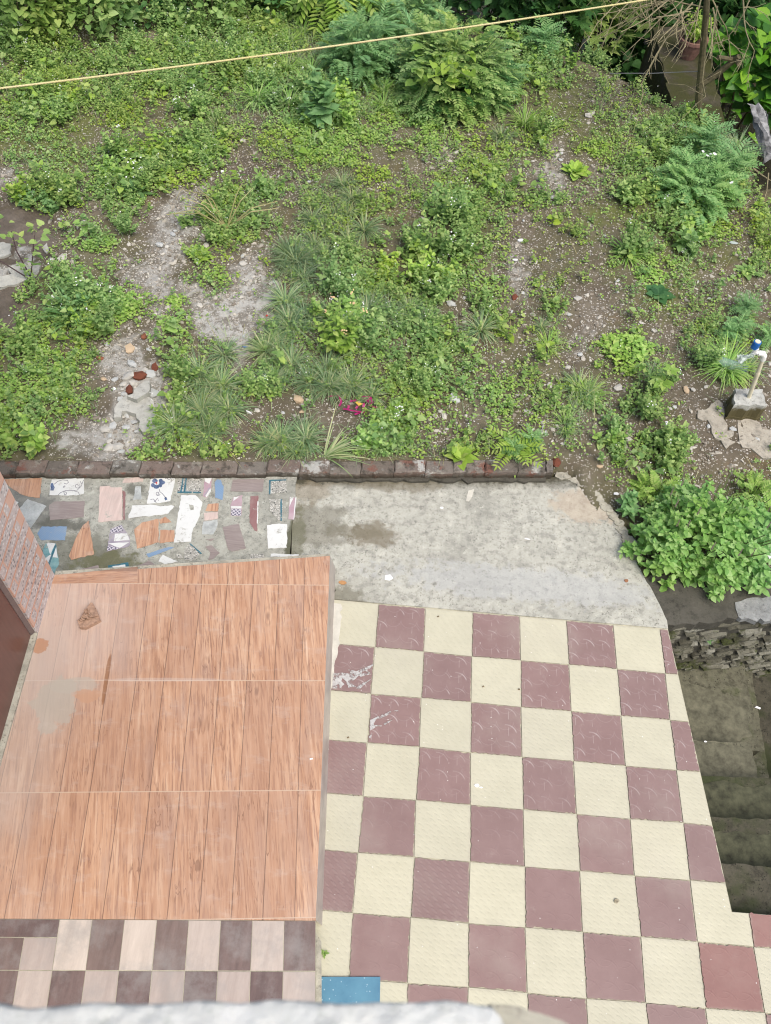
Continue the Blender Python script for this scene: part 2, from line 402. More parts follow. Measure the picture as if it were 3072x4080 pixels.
# ---- wood-look porch tiles (local frame: x along the front, y towards the house back)
def wood_mat(name, pw=.157, row=.627, off=.21, dusty=True, turn=0.0):
    g = NG(name)
    if turn: g._obj = g('Mapping', {'Vector': g('TexCoord', out='Object'), 'Rotation': (0, 0, turn)})
    x = g.xyz()
    u = g.m('DIVIDE', x[0], pw)
    v = g.m('DIVIDE', g.m('ADD', x[1], off), row)
    pid = g('CombineXYZ', {0: g.m('FLOOR', u), 1: g.m('FLOOR', v), 2: 0})
    rid = g('CombineXYZ', {0: g.m('FLOOR', g.m('DIVIDE', g.m('ADD', u, 0.0), 4)), 1: 0, 2: 0})
    rnd = g('TexWhiteNoise', {'Vector': pid}, out=0, noise_dimensions='3D')
    # the printed pattern repeats on every tile: shift grain by plank, not by row
    sh = g('VectorMath', {0: g.obj(), 1: g('VectorMath', {0: pid, 1: (3.17, 1.3, 0)}, operation='MULTIPLY')}, operation='ADD')
    skew = g('Mapping', {'Vector': sh, 'Rotation': (0, 0, -.10), 'Scale': (1, 1, 1)})
    s1 = g('VectorMath', {0: skew, 1: (34, 2.2, 1)}, operation='MULTIPLY')
    gr = g.noise(1.0, 5, .62, vec=s1, dist=.6)
    s2 = g('VectorMath', {0: skew, 1: (95, 5.5, 1)}, operation='MULTIPLY')
    fine = g.noise(1.0, 4, .6, vec=s2, dist=.4)
    c = g.ramp(gr, [(.27, (.31, .16, .092)), (.43, (.425, .235, .138)), (.57, (.505, .307, .192)), (.75, (.59, .415, .285))])
    c = g.mix(g.m('MULTIPLY', g.step(fine, .52, .62), .65), c, (.25, .13, .085))
    c = g.mix(g.m('MULTIPLY', g.step(fine, .42, .3), .35), c, (.68, .52, .39))
    c = g.mix(g.m('MULTIPLY', g.step(g.noise(1.0, 4, .6, vec=g('VectorMath', {0: skew, 1: (9, 1.6, 1)}, operation='MULTIPLY')), .5, .68), .45), c, (.36, .245, .19))
    c = g.mix(g('MapRange', {0: rnd, 3: 0, 4: .5}), c, (.36, .21, .14))
    # dark hairline checks
    s3 = g('VectorMath', {0: skew, 1: (30, 3.0, 1)}, operation='MULTIPLY')
    ck = g.noise(1.0, 2, .5, vec=s3, dist=1.2)
    ck = g.m('ABSOLUTE', g.m('SUBTRACT', ck, .5))
    ck = g.m('MULTIPLY', g.step(ck, .022, .006), g.step(g.noise(5, 2, .5, vec=sh), .52, .64))
    c = g.mix(g.m('MULTIPLY', ck, .6), c, (.16, .075, .045))
    # knots
    s4 = g('VectorMath', {0: sh, 1: (7.5, 3.3, 1)}, operation='MULTIPLY')
    kd = g.vor(1.0, vec=s4)
    kc = g.xyz(g.vor(1.0, vec=s4, out=1))[0]
    kn = g.m('MULTIPLY', g.step(kd, .13, .03), g.m('GREATER_THAN', kc, .5))
    c = g.mix(g.m('MULTIPLY', kn, .62), c, (.19, .105, .075))
    ring = g.m('MULTIPLY', g.step(g.m('ABSOLUTE', g.m('SUBTRACT', kd, .2)), .05, .01), g.m('GREATER_THAN', kc, .5))
    c = g.mix(g.m('MULTIPLY', ring, .22), c, (.28, .16, .10))
    s5 = g('VectorMath', {0: skew, 1: (150, 6.0, 1)}, operation='MULTIPLY')
    hair = g.noise(1.0, 3, .6, vec=s5, dist=.8)
    c = g.mix(g.m('MULTIPLY', g.m('MULTIPLY', g.step(hair, .57, .63), g.step(g.noise(3.0, 3, .6, vec=sh), .42, .6)), .6), c, (.20, .095, .055))
    fu = g.m('FRACT', u); fv = g.m('FRACT', v)
    ju = g.m('LESS_THAN', g.m('MINIMUM', fu, g.m('SUBTRACT', 1, fu)), .014)
    ju = g.m('MULTIPLY', ju, g('MapRange', {0: g.m('FRACT', g.m('MULTIPLY', g.m('FLOOR', u), .5)), 1: 0, 2: .5, 3: .55, 4: .9}))
    c = g.mix(ju, c, (.13, .075, .05))
    jv = g.m('LESS_THAN', g.m('MINIMUM', fv, g.m('SUBTRACT', 1, fv)), .0042)
    c = g.mix(g.m('MULTIPLY', jv, .8), c, (.50, .38, .28))
    if dusty:
        # mud film dried near the door, with the wet-orange spots left clean
        def loc(px, py):
            p = at(px, py, .15); d = p[:2] - PORCH_O
            return (d[0] * PC + d[1] * PS, -d[0] * PS + d[1] * PC)
        c = g.mix(g.m('MULTIPLY', g.blob(loc(230, 2520), (.42, .42), .35, 4, .6), .52), c, (.50, .42, .37))
        c = g.mix(g.m('MULTIPLY', g.blob(loc(60, 2900), (.26, .6), .4, 5, .6), .45), c, (.42, .36, .31))
        c = g.mix(g.m('MULTIPLY', g.blob(loc(215, 2800), (.115, .15), 1.1, 10, .10), .7), c, (.37, .335, .275))
        c = g.mix(g.m('MULTIPLY', g.blob(loc(300, 2735), (.13, .05), .9, 10, .12), .6), c, (.38, .34, .28))
        c = g.mix(g.m('MULTIPLY', g.blob(loc(350, 2770), (.07, .04), .8, 14, .06), .75), c, (.44, .25, .15))
        c = g.mix(g.m('MULTIPLY', g.blob(loc(158, 2572), (.045, .05), .9, 18, .06), .8), c, (.38, .19, .10))
        c = g.mix(g.m('MULTIPLY', g.blob(loc(425, 2700), (.012, .16), .4, 14, .2), .75), c, (.22, .09, .03))
        c = g.mix(g.m('MULTIPLY', g.blob(loc(640, 2708), (.35, .010), .6, 14, .3), .3), c, (.52, .46, .41))
    smear = g.m('MULTIPLY', g.step(g.noise(1, 7, .7, vec=g.scaled((5, 11, 1), rz=.5)), .53, .66), .22)
    c = g.mix(smear, c, (.50, .42, .36))
    c = g.mix(g.m('MULTIPLY', g.step(g.noise(70, 5, .8), .64, .72), .35), c, (.58, .5, .43))
    dust = g.noise(1.6, 6, .65)
    c = g.mix(g.m('MULTIPLY', g.step(dust, .5, .75), .28), c, (.52, .42, .36))
    return g.done(c, .5, g.m('SUBTRACT', g.m('MULTIPLY', gr, .3), g.m('MULTIPLY', g.m('ADD', ju, jv), .6)), .25, .004, .4)
PORCH_O = at(1315, 2215, .15)[:2]
PA = .093
PC, PS = math.cos(PA), math.sin(PA)
M['wood'] = wood_mat('wood_look_tile')
M['wood_side'] = wood_mat('wood_look_cut_tile', dusty=False, pw=9, row=9, off=4, turn=1.5708)
M['shardwood'] = wood_mat('wood_look_shard', dusty=False, pw=9, row=9, off=4)

def bandwood(name, c1, c2):
    g = NG(name)
    n = g.noise(1, 5, .65, vec=g.scaled((30, 5, 5)))
    isl = g('NewGeometry', out='Random Per Island')
    c = g.ramp(n, [(.3, c1), (.7, c2)])
    c = g('HueSaturation', {'Hue': g('MapRange', {0: isl, 3: .485, 4: .51}), 'Value': g('MapRange', {0: isl, 3: .8, 4: 1.2}), 'Color': c})
    f = g.noise(5, 6, .7)
    c = g.mix(g.m('MULTIPLY', g.step(f, .42, .70), .55), c, (.27, .255, .24))
    return g.done(c, .45, n, .15, .003, .4)
M['band_dark'] = bandwood('dark_wood_square', (.105, .072, .064), (.175, .122, .108))
M['band_light'] = bandwood('light_wood_square', (.38, .318, .272), (.48, .412, .355))

# ---- chequered terrace tiles
TX0, TY0, T = -.20437, 2.52515, .3
def tile_mat(name, c1, c2, scuff, style):
    g = NG(name)
    x = g.xyz()
    isl = g('NewGeometry', out='Random Per Island')
    n = g.noise(5, 7, .65); n2 = g.noise(60, 4, .7)
    c = g.ramp(n, [(.3, c1), (.7, c2)])
    c = g('HueSaturation', {'Hue': .5, 'Saturation': g('MapRange', {0: isl, 3: .97, 4: 1.03}), 'Value': g('MapRange', {0: isl, 3: .96, 4: 1.04}), 'Color': c})
    px = g.m('DIVIDE', g.m('SUBTRACT', x[0], TX0), T); py = g.m('DIVIDE', g.m('SUBTRACT', x[1], TY0), T)
    if style == 'wheel':
        qx = g.m('SUBTRACT', g.m('FRACT', g.m('MULTIPLY', px, 3)), .5); qy = g.m('SUBTRACT', g.m('FRACT', g.m('MULTIPLY', py, 3)), .5)
        def arc(cx, cy, r, w):
            d = g.m('SQRT', g.m('ADD', g.m('POWER', g.m('SUBTRACT', qx, cx), 2), g.m('POWER', g.m('SUBTRACT', qy, cy), 2)))
            return g.step(g.m('ABSOLUTE', g.m('SUBTRACT', d, r)), w, w * .3)
        cres = g.m('MULTIPLY', arc(-.42, -.30, .62, .055), g.m('MULTIPLY', g.step(qy, -.2, .0), g.step(qy, .42, .2)))
        faint = g.m('MAXIMUM', arc(.5, .5, .5, .03), arc(-.5, .5, .5, .03))
        vt = g.m('MULTIPLY', g.step(g.m('ABSOLUTE', g.m('SUBTRACT', qx, -.28)), .028, .01), g.step(g.m('ABSOLUTE', g.m('ADD', qy, .1)), .3, .2))
        far = g.step(x[1], .9, 1.9)
        var = g.step(g.noise(7, 2, .5), .38, .6)
        hi = g.m('MULTIPLY', g.m('MULTIPLY', g.m('MAXIMUM', cres, g.m('MULTIPLY', vt, .75)), var), far)
        c = g.mix(g.m('MULTIPLY', hi, .5), c, scuff)
        c = g.mix(g.m('MULTIPLY', g.m('MULTIPLY', faint, far), .12), c, scuff)
        h = g.m('ADD', g.m('MULTIPLY', cres, .6), g.m('MULTIPLY', faint, .2))
    else:
        w = g.m('MULTIPLY', g.m('ADD', px, g.m('MULTIPLY', py, .0)), 7); v = g.m('MULTIPLY', py, 10)
        rx = g.m('SUBTRACT', g.m('FRACT', g.m('ADD', w, g.m('MULTIPLY', v, .5))), .5); ry = g.m('SUBTRACT', g.m('FRACT', v), .5)
        dd = g.m('SQRT', g.m('ADD', g.m('POWER', rx, 2), g.m('POWER', g.m('ADD', g.m('MULTIPLY', ry, .8), g.m('MULTIPLY', rx, .6)), 2)))
        h = g.step(dd, .34, .2)
        c = g.mix(g.m('MULTIPLY', h, .07), c, scuff)
    fx, fy = g.m('FRACT', px), g.m('FRACT', py)
    ed = g.m('MINIMUM', g.m('MINIMUM', fx, g.m('SUBTRACT', 1, fx)), g.m('MINIMUM', fy, g.m('SUBTRACT', 1, fy)))
    ed = g.m('ADD', ed, g.m('MULTIPLY', g.m('SUBTRACT', g.noise(24, 7, .75), .5), .16))
    c = g.mix(g.m('MULTIPLY', g.step(ed, .05, -.02), .32), c, (.34, .31, .25))
    wear = g.noise(1.3, 6, .65)
    c = g.mix(g.m('MULTIPLY', g.step(wear, .48, .7), .22), c, (.40, .37, .31))
    blot = g.step(g.noise(34, 8, .78), .58, .68)
    c = g.mix(g.m('MULTIPLY', blot, .16), c, (.24, .21, .17))
    grime = g.noise(9, 8, .72)
    c = g.mix(g.m('MULTIPLY', g.step(grime, .58, .8), .35), c, (.40, .36, .31))
    spk = g.m('MULTIPLY', g.m('LESS_THAN', g.vor(28), .07), g.m('GREATER_THAN', g.xyz(g.vor(28, out=1))[0], .75))
    c = g.mix(spk, c, (.72, .7, .66))
    return g.done(c, .55, g.m('ADD', h, g.m('MULTIPLY', n2, .15)), .35, .003, .35)
M['cream'] = tile_mat('cream_tile', (.44, .42, .312), (.505, .483, .362), (.36, .34, .24), 'dash')
M['maroon'] = tile_mat('maroon_tile', (.205, .13, .12), (.245, .162, .15), (.48, .42, .40), 'wheel')
M['maroon_dash'] = tile_mat('maroon_dash_tile', (.205, .13, .12), (.24, .16, .148), (.42, .35, .33), 'dash')
M['redtile'] = tile_mat('red_tile', (.225, .115, .10), (.265, .145, .125), (.55, .35, .3), 'wheel')
M['grout'] = concrete_mat('tile_grout', (.43, .41, .31), None, (.25, .22, .17), .5)
def splash_mat():
    g = NG('white_cement_splash')
    n = g.noise(40, 8, .75)
    g.done(g.ramp(n, [(.35, (.40, .38, .36)), (.6, (.52, .52, .50))]), .85, n, .3, .003, .2)
    a = g.step(g.noise(26, 8, .78), .40, .52)
    g.put(g.b.inputs['Alpha'], g.m('MULTIPLY', a, .92))
    return g.mat
M['splash'] = splash_mat()
def cementfilm():
    g = NG('pale_cement_film')
    n = g.noise(14, 7, .7)
    c = g.ramp(n, [(.3, (.44, .42, .36)), (.7, (.60, .58, .50))])
    return g.done(c, .85, n, .3, .003, .2)
M['film'] = cementfilm()
def bluetile():
    g = NG('blue_glazed_tile')
    d = g.vor(62); s = g.xyz(g.vor(62, out=1))[0]
    n = g.noise(9, 5, .6)
    c = g.ramp(n, [(.3, (.055, .17, .255)), (.7, (.085, .23, .315))])
    dot = g.m('MULTIPLY', g.m('LESS_THAN', d, .2), g.m('GREATER_THAN', s, .5))
    c = g.mix(g.m('MULTIPLY', dot, .6), c, (.40, .55, .62))
    return g.done(c, .25, dot, .4, .002, .6)
M['blue_glaze'] = bluetile()

def shard(name, fn, r=.35):
    g = NG(name)
    c = fn(g)
    sm = g.step(g.noise(13, 9, .78), .585, .64)
    c = g.mix(g.m('MULTIPLY', sm, .85), c, (.33, .325, .275))
    c = g.mix(g.m('MULTIPLY', g.step(g.noise(5, 6, .7), .45, .7), .3), c, (.36, .345, .30))
    return g.done(c, r, g.noise(60, 3, .6), .15, .002, .45)
def striped(c1, c2, sx):
    return lambda g: g.ramp(g.noise(1, 5, .65, vec=g.scaled(sx)), [(.3, c1), (.7, c2)])
M['s_taupe'] = shard('taupe_shard', striped((.21, .17, .155), (.29, .245, .225), (8, 120, 8)), .5)
M['s_marble'] = shard('grey_marble_shard', lambda g: g.ramp(g.noise(14, 9, .75), [(.3, (.22, .235, .22)), (.55, (.42, .44, .42)), (.75, (.56, .57, .55))]))
M['s_pink'] = shard('pale_wood_shard', striped((.47, .355, .31), (.62, .50, .44), (60, 5, 5)))
M['s_blue'] = shard('blue_shard', lambda g: g.mix(g.m('MULTIPLY', g('TexWave', {'Vector': g.obj(), 'Scale': 55.0, 'Distortion': .3}, out=1, bands_direction='DIAGONAL'), .4), (.16, .25, .37), (.23, .34, .46)), .4)
M['s_white'] = shard('white_shard', lambda g: g.mix(g.step(g.noise(22, 6, .7), .58, .72), (.62, .63, .60), (.46, .45, .41)))
M['s_teal'] = shard('teal_shard', lambda g: g.ramp(g.noise(30, 5, .7), [(.35, (.10, .24, .25)), (.7, (.24, .40, .39))]))
M['s_tealdark'] = shard('dark_teal_band', lambda g: g.ramp(g.noise(30, 3, .6), [(.35, (.02, .10, .14)), (.7, (.05, .17, .21))]))
M['s_maroon'] = shard('maroon_shard', striped((.20, .095, .09), (.27, .15, .14), (60, 8, 8)))
M['s_rose'] = shard('rose_shard', lambda g: g.ramp(g.noise(12, 5, .6), [(.35, (.34, .22, .25)), (.7, (.46, .34, .37))]))
def pebble(g):
    v = g.vec if hasattr(g, 'vec') else g.obj()
    col_ = g.vor(105, out=1); s = g.xyz(col_)
    c = g.ramp(s[0], [(0, (.06, .06, .055)), (.3, (.22, .22, .19)), (.55, (.55, .54, .48)), (1, (.72, .71, .65))], 'CONSTANT')
    return g.mix(g.step(g.vor(105), .38, .5), c, (.33, .32, .28))
M['s_pebble'] = shard('pebble_shard', pebble)
def lattice(g):
    x = g.xyz()
    a = g.m('ABSOLUTE', g.m('SUBTRACT', g.m('FRACT', g.m('MULTIPLY', g.m('ADD', x[0], x[1]), 40)), .5))
    b = g.m('ABSOLUTE', g.m('SUBTRACT', g.m('FRACT', g.m('MULTIPLY', g.m('SUBTRACT', x[0], x[1]), 40)), .5))
    return g.mix(g.m('LESS_THAN', g.m('MINIMUM', a, b), .14), (.13, .12, .16), (.55, .52, .55))
M['s_lattice'] = shard('lattice_shard', lattice)
M['s_purple'] = shard('mauve_shard', lambda g: g.ramp(g.noise(12, 4, .6), [(.35, (.26, .23, .27)), (.7, (.38, .345, .38))]))
M['s_navy'] = shard('navy_flower', lambda g: g.ramp(g.noise(40, 4, .6), [(.35, (.045, .075, .15)), (.7, (.12, .17, .29))]))
M['s_line'] = shard('grey_scroll_line', lambda g: g.mix(.5, (.16, .16, .18), (.22, .22, .24)))
M['s_red'] = shard('flower_heart', lambda g: g.mix(.5, (.55, .05, .04), (.6, .08, .05)))

# wall dado tiles: object coords y along wall, z up
def dado_mat():
    g = NG('dado_tile')
    x = g.xyz()
    P = .185
    v = g.m('DIVIDE', g.m('SUBTRACT', x[2], .15), P)
    fv = g.m('FRACT', v)
    w = g.m('SUBTRACT', 2.43, x[1])                      # distance from the house corner
    w = g.m('ADD', w, g.m('MULTIPLY', g.m('SUBTRACT', x[2], .15), -.045))
    fw = g.m('DIVIDE', w, .36)
    vec = g('VectorMath', {0: g.obj(), 1: (1, 1, 1)}, operation='MULTIPLY')
    s = g.xyz(g.vor(62, vec=vec, out=1))
    peb = g.ramp(s[0], [(0, (.22, .20, .20)), (.16, (.40, .365, .36)), (.4, (.53, .48, .47)), (.7, (.64, .61, .60))], 'CONSTANT')
    peb = g.mix(g.step(g.vor(62, vec=vec), .42, .58), peb, (.50, .43, .41))
    pink = (.60, .33, .24)
    def band(f, a, b): return g.m('MULTIPLY', g.m('GREATER_THAN', f, a), g.m('LESS_THAN', f, b))
    c = peb
    # two pink lines bounding a framed row
    frame = g.m('MAXIMUM', band(fv, .42, .51), band(fv, .91, 1.0))
    c = g.mix(frame, c, pink)
    row = band(fv, .50, .92)
    bar = g.m('MULTIPLY', row, g.m('MAXIMUM', band(fw, .19, .225), band(fw, .76, .795)))
    ends = g.m('MULTIPLY', row, g.m('MAXIMUM', g.m('LESS_THAN', fw, .05), g.m('GREATER_THAN', fw, .96)))
    inner = g.m('MULTIPLY', g.m('MAXIMUM', band(fv, .54, .56), band(fv, .86, .88)), band(fw, .21, .76))
    c = g.mix(g.m('MAXIMUM', bar, ends), c, (.60, .37, .28))
    c = g.mix(inner, c, (.42, .20, .13))
    edge = g.m('MAXIMUM', band(fv, .455, .47), band(fv, .955, .97))
    c = g.mix(edge, c, (.40, .20, .13))
    return g.done(c, .35, g.vor(62, vec=vec), .15, .003, .5)
M['dado'] = dado_mat()
def door_mat():
    g = NG('brown_door_paint')
    n = g.noise(1, 5, .6, vec=g.scaled((3, 3, 3)))
    f = g.noise(1, 4, .6, vec=g.scaled((40, 40, 3)))
    c = g.ramp(g.m('ADD', g.m('MULTIPLY', n, .6), g.m('MULTIPLY', f, .4)), [(.3, (.085, .03, .022)), (.7, (.155, .062, .048))])
    return g.done(c, .28, f, .08, .003, .5)
M['door'] = door_mat()
M['wallpaint'] = plain('house_wall_paint', (.55, .50, .44), .85, .1)

def rope_mat():
    g = NG('yellow_rope')
    x = g.xyz()
    w = g('TexWave', {'Vector': g.obj(), 'Scale': 60.0, 'Distortion': 1.5}, out=1, bands_direction='DIAGONAL')
    n = g.noise(6, 3, .5)
    c = g.ramp(n, [(.35, (.50, .43, .17)), (.6, (.54, .48, .25)), (.74, (.46, .30, .14))])
    c = g.mix(g.m('MULTIPLY', w, .35), c, (.78, .72, .42))
    return g.done(c, .6, w, .3, .002)
M['rope'] = rope_mat()
M['wire'] = plain('grey_wire', (.2, .2, .2), .5)
M['brassy'] = plain('carved_brown_wood', (.40, .255, .175), .5, .3, 35, .5)
def bottle_mat():
    g = NG('clear_plastic')
    g.put(g.b.inputs['Base Color'], (.55, .75, .66))
    g.put(g.b.inputs['Roughness'], .12)
    g.put(g.b.inputs['Transmission Weight'], .75)
    g.put(g.b.inputs['IOR'], 1.2)
    return g.mat
M['bottle'] = bottle_mat()
def film_mat():
    g = NG('polythene')
    g.put(g.b.inputs['Base Color'], (.62, .70, .66))
    g.put(g.b.inputs['Roughness'], .3)
    g.put(g.b.inputs['Transmission Weight'], .4)
    return g.mat
M['polythene'] = film_mat()

# ================================================================== SETTING
# far ground: one wide sheet
b = MB()
b.poly([(-120, -60, -2.2), (120, -60, -2.2), (120, 160, -2.2), (-120, 160, -2.2)], [[0, 1, 2, 3]])
tag(b.build('ground', plain('dark_valley_ground', (.05, .06, .025), .95, .4, 1.5)), kind='structure')

def sstep(x, a, b_):
    t = np.clip((x - a) / (b_ - a), 0, 1)
    return t * t * (3 - 2 * t)

def vnoise(x, y, s, seed=0):
    """cheap smooth value noise"""
    r = np.random.default_rng(seed).random((64, 64))
    u, v = x * s + 17.3, y * s + 5.1
    i, j = np.floor(u).astype(int), np.floor(v).astype(int)
    fu, fv = u - i, v - j
    fu, fv = fu * fu * (3 - 2 * fu), fv * fv * (3 - 2 * fv)
    g = lambda a, b_: r[a % 64, b_ % 64]
    return (g(i, j) * (1 - fu) * (1 - fv) + g(i + 1, j) * fu * (1 - fv) + g(i, j + 1) * (1 - fu) * fv + g(i + 1, j + 1) * fu * fv)

def kerb_y(x): return 3.56 + .118 * (x + .33)
def gz(x, y, fine=True):
    """height of the garden ground"""
    x = np.asarray(x, float); y = np.asarray(y, float)
    z = np.full(np.broadcast(x, y).shape, .05)
    z = z + .06 * sstep(y, 4.2, 8.5)
    if fine:
        z = z + .05 * (vnoise(x, y, 1.1, 1) - .5) + .025 * (vnoise(x, y, 3.7, 2) - .5) + .012 * (vnoise(x, y, 11, 3) - .5)
    edge_x = 1.43 + np.clip((3.64 - y) * .46, 0, .6)
    dk_ = y - kerb_y(x)
    z = z + .034 * np.exp(-(dk_ / .10) ** 2) * (.35 + .9 * vnoise(x, y, 2.7, 6))
    inside = np.where(x < 1.22, sstep(kerb_y(x) - y, .015, .07), sstep(kerb_y(x) - y, .0, .12)) * (1 - sstep(x - edge_x, -.07, .03))
    z = z * (1 - inside) + -.09 * inside
    east = sstep(x, 1.35, 1.7) * sstep(4.1 - y, 0, .5)
    z = z * (1 - east) + (-.03) * east
    # drop into the gully behind and to the right
    yn = np.where(x > 2, 8.85 - .95 * np.clip(x - 2, 0, 1.3), 8.85 + .4 * np.clip(2 - x, 0, 2.2))
    drop = np.maximum(sstep(y - yn, 0, .7), sstep(x - 3.28 - .25 * sstep(6.4 - y, 0, 1.5), 0, .35) * sstep(y, 5.9, 6.5))
    return z - 1.35 * drop

CELL = 75.0
MAP = ["HHHHhhhHHHHHHHHHHHHffHHDDDHHHHHHHDDDDDDDD", "hHHHshhhHHHHhhhggHHfffffDDHHHHHHHDDDDDDDD", "hHHhshhhhhhhhhhgggffffffffDHfHHHDDDDDDDDD",
       "hHHhhhhhhhhhHHhggggfffffffshhhHHDDDDDDDDD", "hshhsmhhhhhhHHHggggggsfffffhhhhhsDDDDDDDD", "shHHhhhhhhhhtgHgHHHtgsshhffhhmmtsshhhhhDD",
       "mhHHmshhhhHhggshHHHgcss.sggghsmsssmhHhhhD", "mmmmmsshhhHhsscccccccccsccgshsmmmshhhhggD", "smmmmsHHHHhh..ssccccccsGsscssGccmshhffgsD",
       "G.smsHHHHcc.....sggccs.sshhsGG..shhffffhD", ".HHH.hhh.GGhhhh.gggssssshhshhGs.shhmffhsD", "WWWG..h.GGGhhhhsggghhssHHhs.shsmmmmmhhs.h",
       "WWWs.hh.GGGhhhsggggghhhHHhs..shm.smHHcc.h", "WPWGccssGGh..GtggghhHHHHHhsGsss.hHhmhsmsh", "PPhhccGGGsscGGtggghhHHHHhs.Gssh.msccmsscs",
       "WhhHHhcGGGGsGPPggHHhhhHHsccGsg...smmssss.", "WWhHHHccGsGPPPPggHHggggs.hs.th...smmssffs", "WhhhHHG.GcGPPGggsHHHhhhh.ghstg.Gss..shfff",
       "hhcshGGGhhggGGgsssHHs.hhhtsssgGsccs.ttgt.", "hhccsGGGGhggG.hgggtgshhhhsshhs.scctshhgg.", "ccchs.GGPhggshhggggghhhhhscsssgg.sH...t..",
       "cchhs.GPPhggg.......sccssscsshgs.hH...s..", "hhs.GGGPhggg..sgg..shh.s..s.s.t.h..h.....", "HHsPGGGG.hss..ggg.thhgs.hh.ff.s.h.hH.....",
       "HHst.GGch.hhh.ggs.thhg.ghh.ffc..hshh....s"]
MAPA = np.array([[ord(c) for c in r[:41].ljust(41, '.')] for r in MAP])
def cell_at(x, y, jit=22):
    z = np.full(len(x), .06)
    px, py = to_px(np.stack([x, y, z], 1))
    px = px + rng.normal(0, jit, len(x)); py = py + rng.normal(0, jit, len(x))
    i = np.floor(px / CELL).astype(int); j = np.floor(py / CELL).astype(int)
    edge = (i < -6) | (i > 46) | (j < -6)
    out = MAPA[np.clip(j, 0, 24), np.clip(i, 0, 40)].copy()
    south = (j > 24)
    out[south] = ord('s')
    out[edge] = ord('h')
    return out

# garden soil sheet with masks (moss, gravel, wet mud)
gx = np.arange(-6.5, 5.2, .035)
gv = np.linspace(0, 1, 250)
XX, VV = np.meshgrid(gx, gv)
YS = np.where(XX < 1.9, 2.56, 2.585 + .213 * (XX - 2.018) + .02)
YY = YS + VV * (13.0 - YS)
ZZ = gz(XX, YY)
ZZ = ZZ + .012 * (np.random.default_rng(3).random(ZZ.shape) - .5) * (YY > kerb_y(XX))
nr, nc = XX.shape
idx = np.arange(nr * nc).reshape(nr, nc)
q = np.stack([idx[:-1, :-1], idx[:-1, 1:], idx[1:, 1:], idx[1:, :-1]], -1).reshape(-1, 4)
b = MB()
b.tris(np.stack([XX, YY, ZZ], -1).reshape(-1, 3), np.concatenate([q[:, [0, 1, 2]], q[:, [0, 2, 3]]]))
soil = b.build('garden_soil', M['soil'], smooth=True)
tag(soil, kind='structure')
acc = np.zeros((nr * nc, 3)); dk = np.zeros(nr * nc)
for rep in range(5):
    ch = cell_at(XX.ravel(), YY.ravel(), 30)
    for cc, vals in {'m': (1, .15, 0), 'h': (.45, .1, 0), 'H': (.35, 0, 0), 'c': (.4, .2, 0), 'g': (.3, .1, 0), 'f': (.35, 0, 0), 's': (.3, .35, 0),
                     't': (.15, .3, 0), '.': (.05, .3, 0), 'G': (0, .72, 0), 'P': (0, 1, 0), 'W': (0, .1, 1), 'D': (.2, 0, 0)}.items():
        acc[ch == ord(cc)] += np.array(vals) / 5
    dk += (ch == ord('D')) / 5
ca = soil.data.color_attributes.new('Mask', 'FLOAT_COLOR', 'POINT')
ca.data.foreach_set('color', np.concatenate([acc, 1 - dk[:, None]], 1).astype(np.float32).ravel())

# terrace under the chequered tiles -------------------------------------
def plat_x(y): return 1.95 + (2.54 - y) * (2.106 - 1.95) / (2.54 - .887)
terr_poly = [(-.24, 2.53), (1.95, 2.545), (plat_x(.887), .887), (4.2, .89), (4.2, -2.0), (-.24, -2.0)]
b = MB(); b.prism(terr_poly, -1.3, -.006)
terrace = b.build('chequered_terrace', M['grout']); tag(terrace, kind='structure')
cm, mm = MB(), MB()
md, rd = MB(), MB()
def clip_poly(pts, x0f):
    """clip to x < x0f(y) (Sutherland-Hodgman, one edge)"""
    out = []
    for i in range(len(pts)):
        a, c = pts[i], pts[(i + 1) % len(pts)]
        da, dc = x0f(a[1]) - a[0], x0f(c[1]) - c[0]
        if da >= 0: out.append(a)
        if da * dc < 0:
            t = da / (da - dc); out.append((a[0] + t * (c[0] - a[0]), a[1] + t * (c[1] - a[1])))
    return out
crng = np.random.default_rng(11)
corner = {(i, j): crng.normal(0, .0022, 2) for i in range(0, 17) for j in range(0, 17)}
for j in range(0, 15):
    for i in range(0, 14):
        P4 = []
        for di, dj in ((0, 0), (1, 0), (1, 1), (0, 1)):
            k = corner[(i + di, j + dj)]
            P4.append((TX0 + (i + di) * T + k[0], TY0 - (j + dj) * T + k[1]))
        if i == 0: P4[0] = (TX0 + .012 + .009 * j * 0 , P4[0][1]); P4[3] = (TX0 + .012, P4[3][1])
        dark = (i + j) % 2 == 1
        cx, cy = np.mean([p[0] for p in P4]), np.mean([p[1] for p in P4])
        gap = .0012 if not dark else .0042
        P4 = [(p[0] + math.copysign(gap, cx - p[0]), p[1] + math.copysign(gap, cy - p[1])) for p in P4]
        if cy + .15 > .90 and max(p[0] for p in P4) > plat_x(cy) - .03:
            if cy - .15 > .86: P4 = clip_poly(P4, lambda y: plat_x(y) - .006)
            else:
                (xa, ys), (xb, _), (_, yn_), _ = P4[3], P4[2], P4[1], P4[0]
                xe = plat_x(.884) - .006
                if xa < xe: P4 = [(xa, ys), (xb, ys), (xb, .884), (xe, .884), (plat_x(yn_) - .006, yn_), (xa, yn_)]
                else: P4 = [(xa, ys), (xb, ys), (xb, .884), (xa, .884)]
            if len(P4) < 3: continue
        if dark: P4 = rough(P4, .012, .0023, crng)
        tgt = cm
        if dark: tgt = rd if (i, j) in ((8, 5), (7, 6)) else (md if i == 0 and j > 2 or (i + j * 3) % 7 == 3 and j > 4 else mm)
        tgt.prism(P4, -.006, 0.0 if not dark else .0015)
cm.build('cream_tiles', M['cream'], terrace)
mm.build('maroon_tiles', M['maroon'], terrace)
md.build('maroon_ribbed_tiles', M['maroon_dash'], terrace)
rd.build('red_tiles', M['redtile'], terrace)
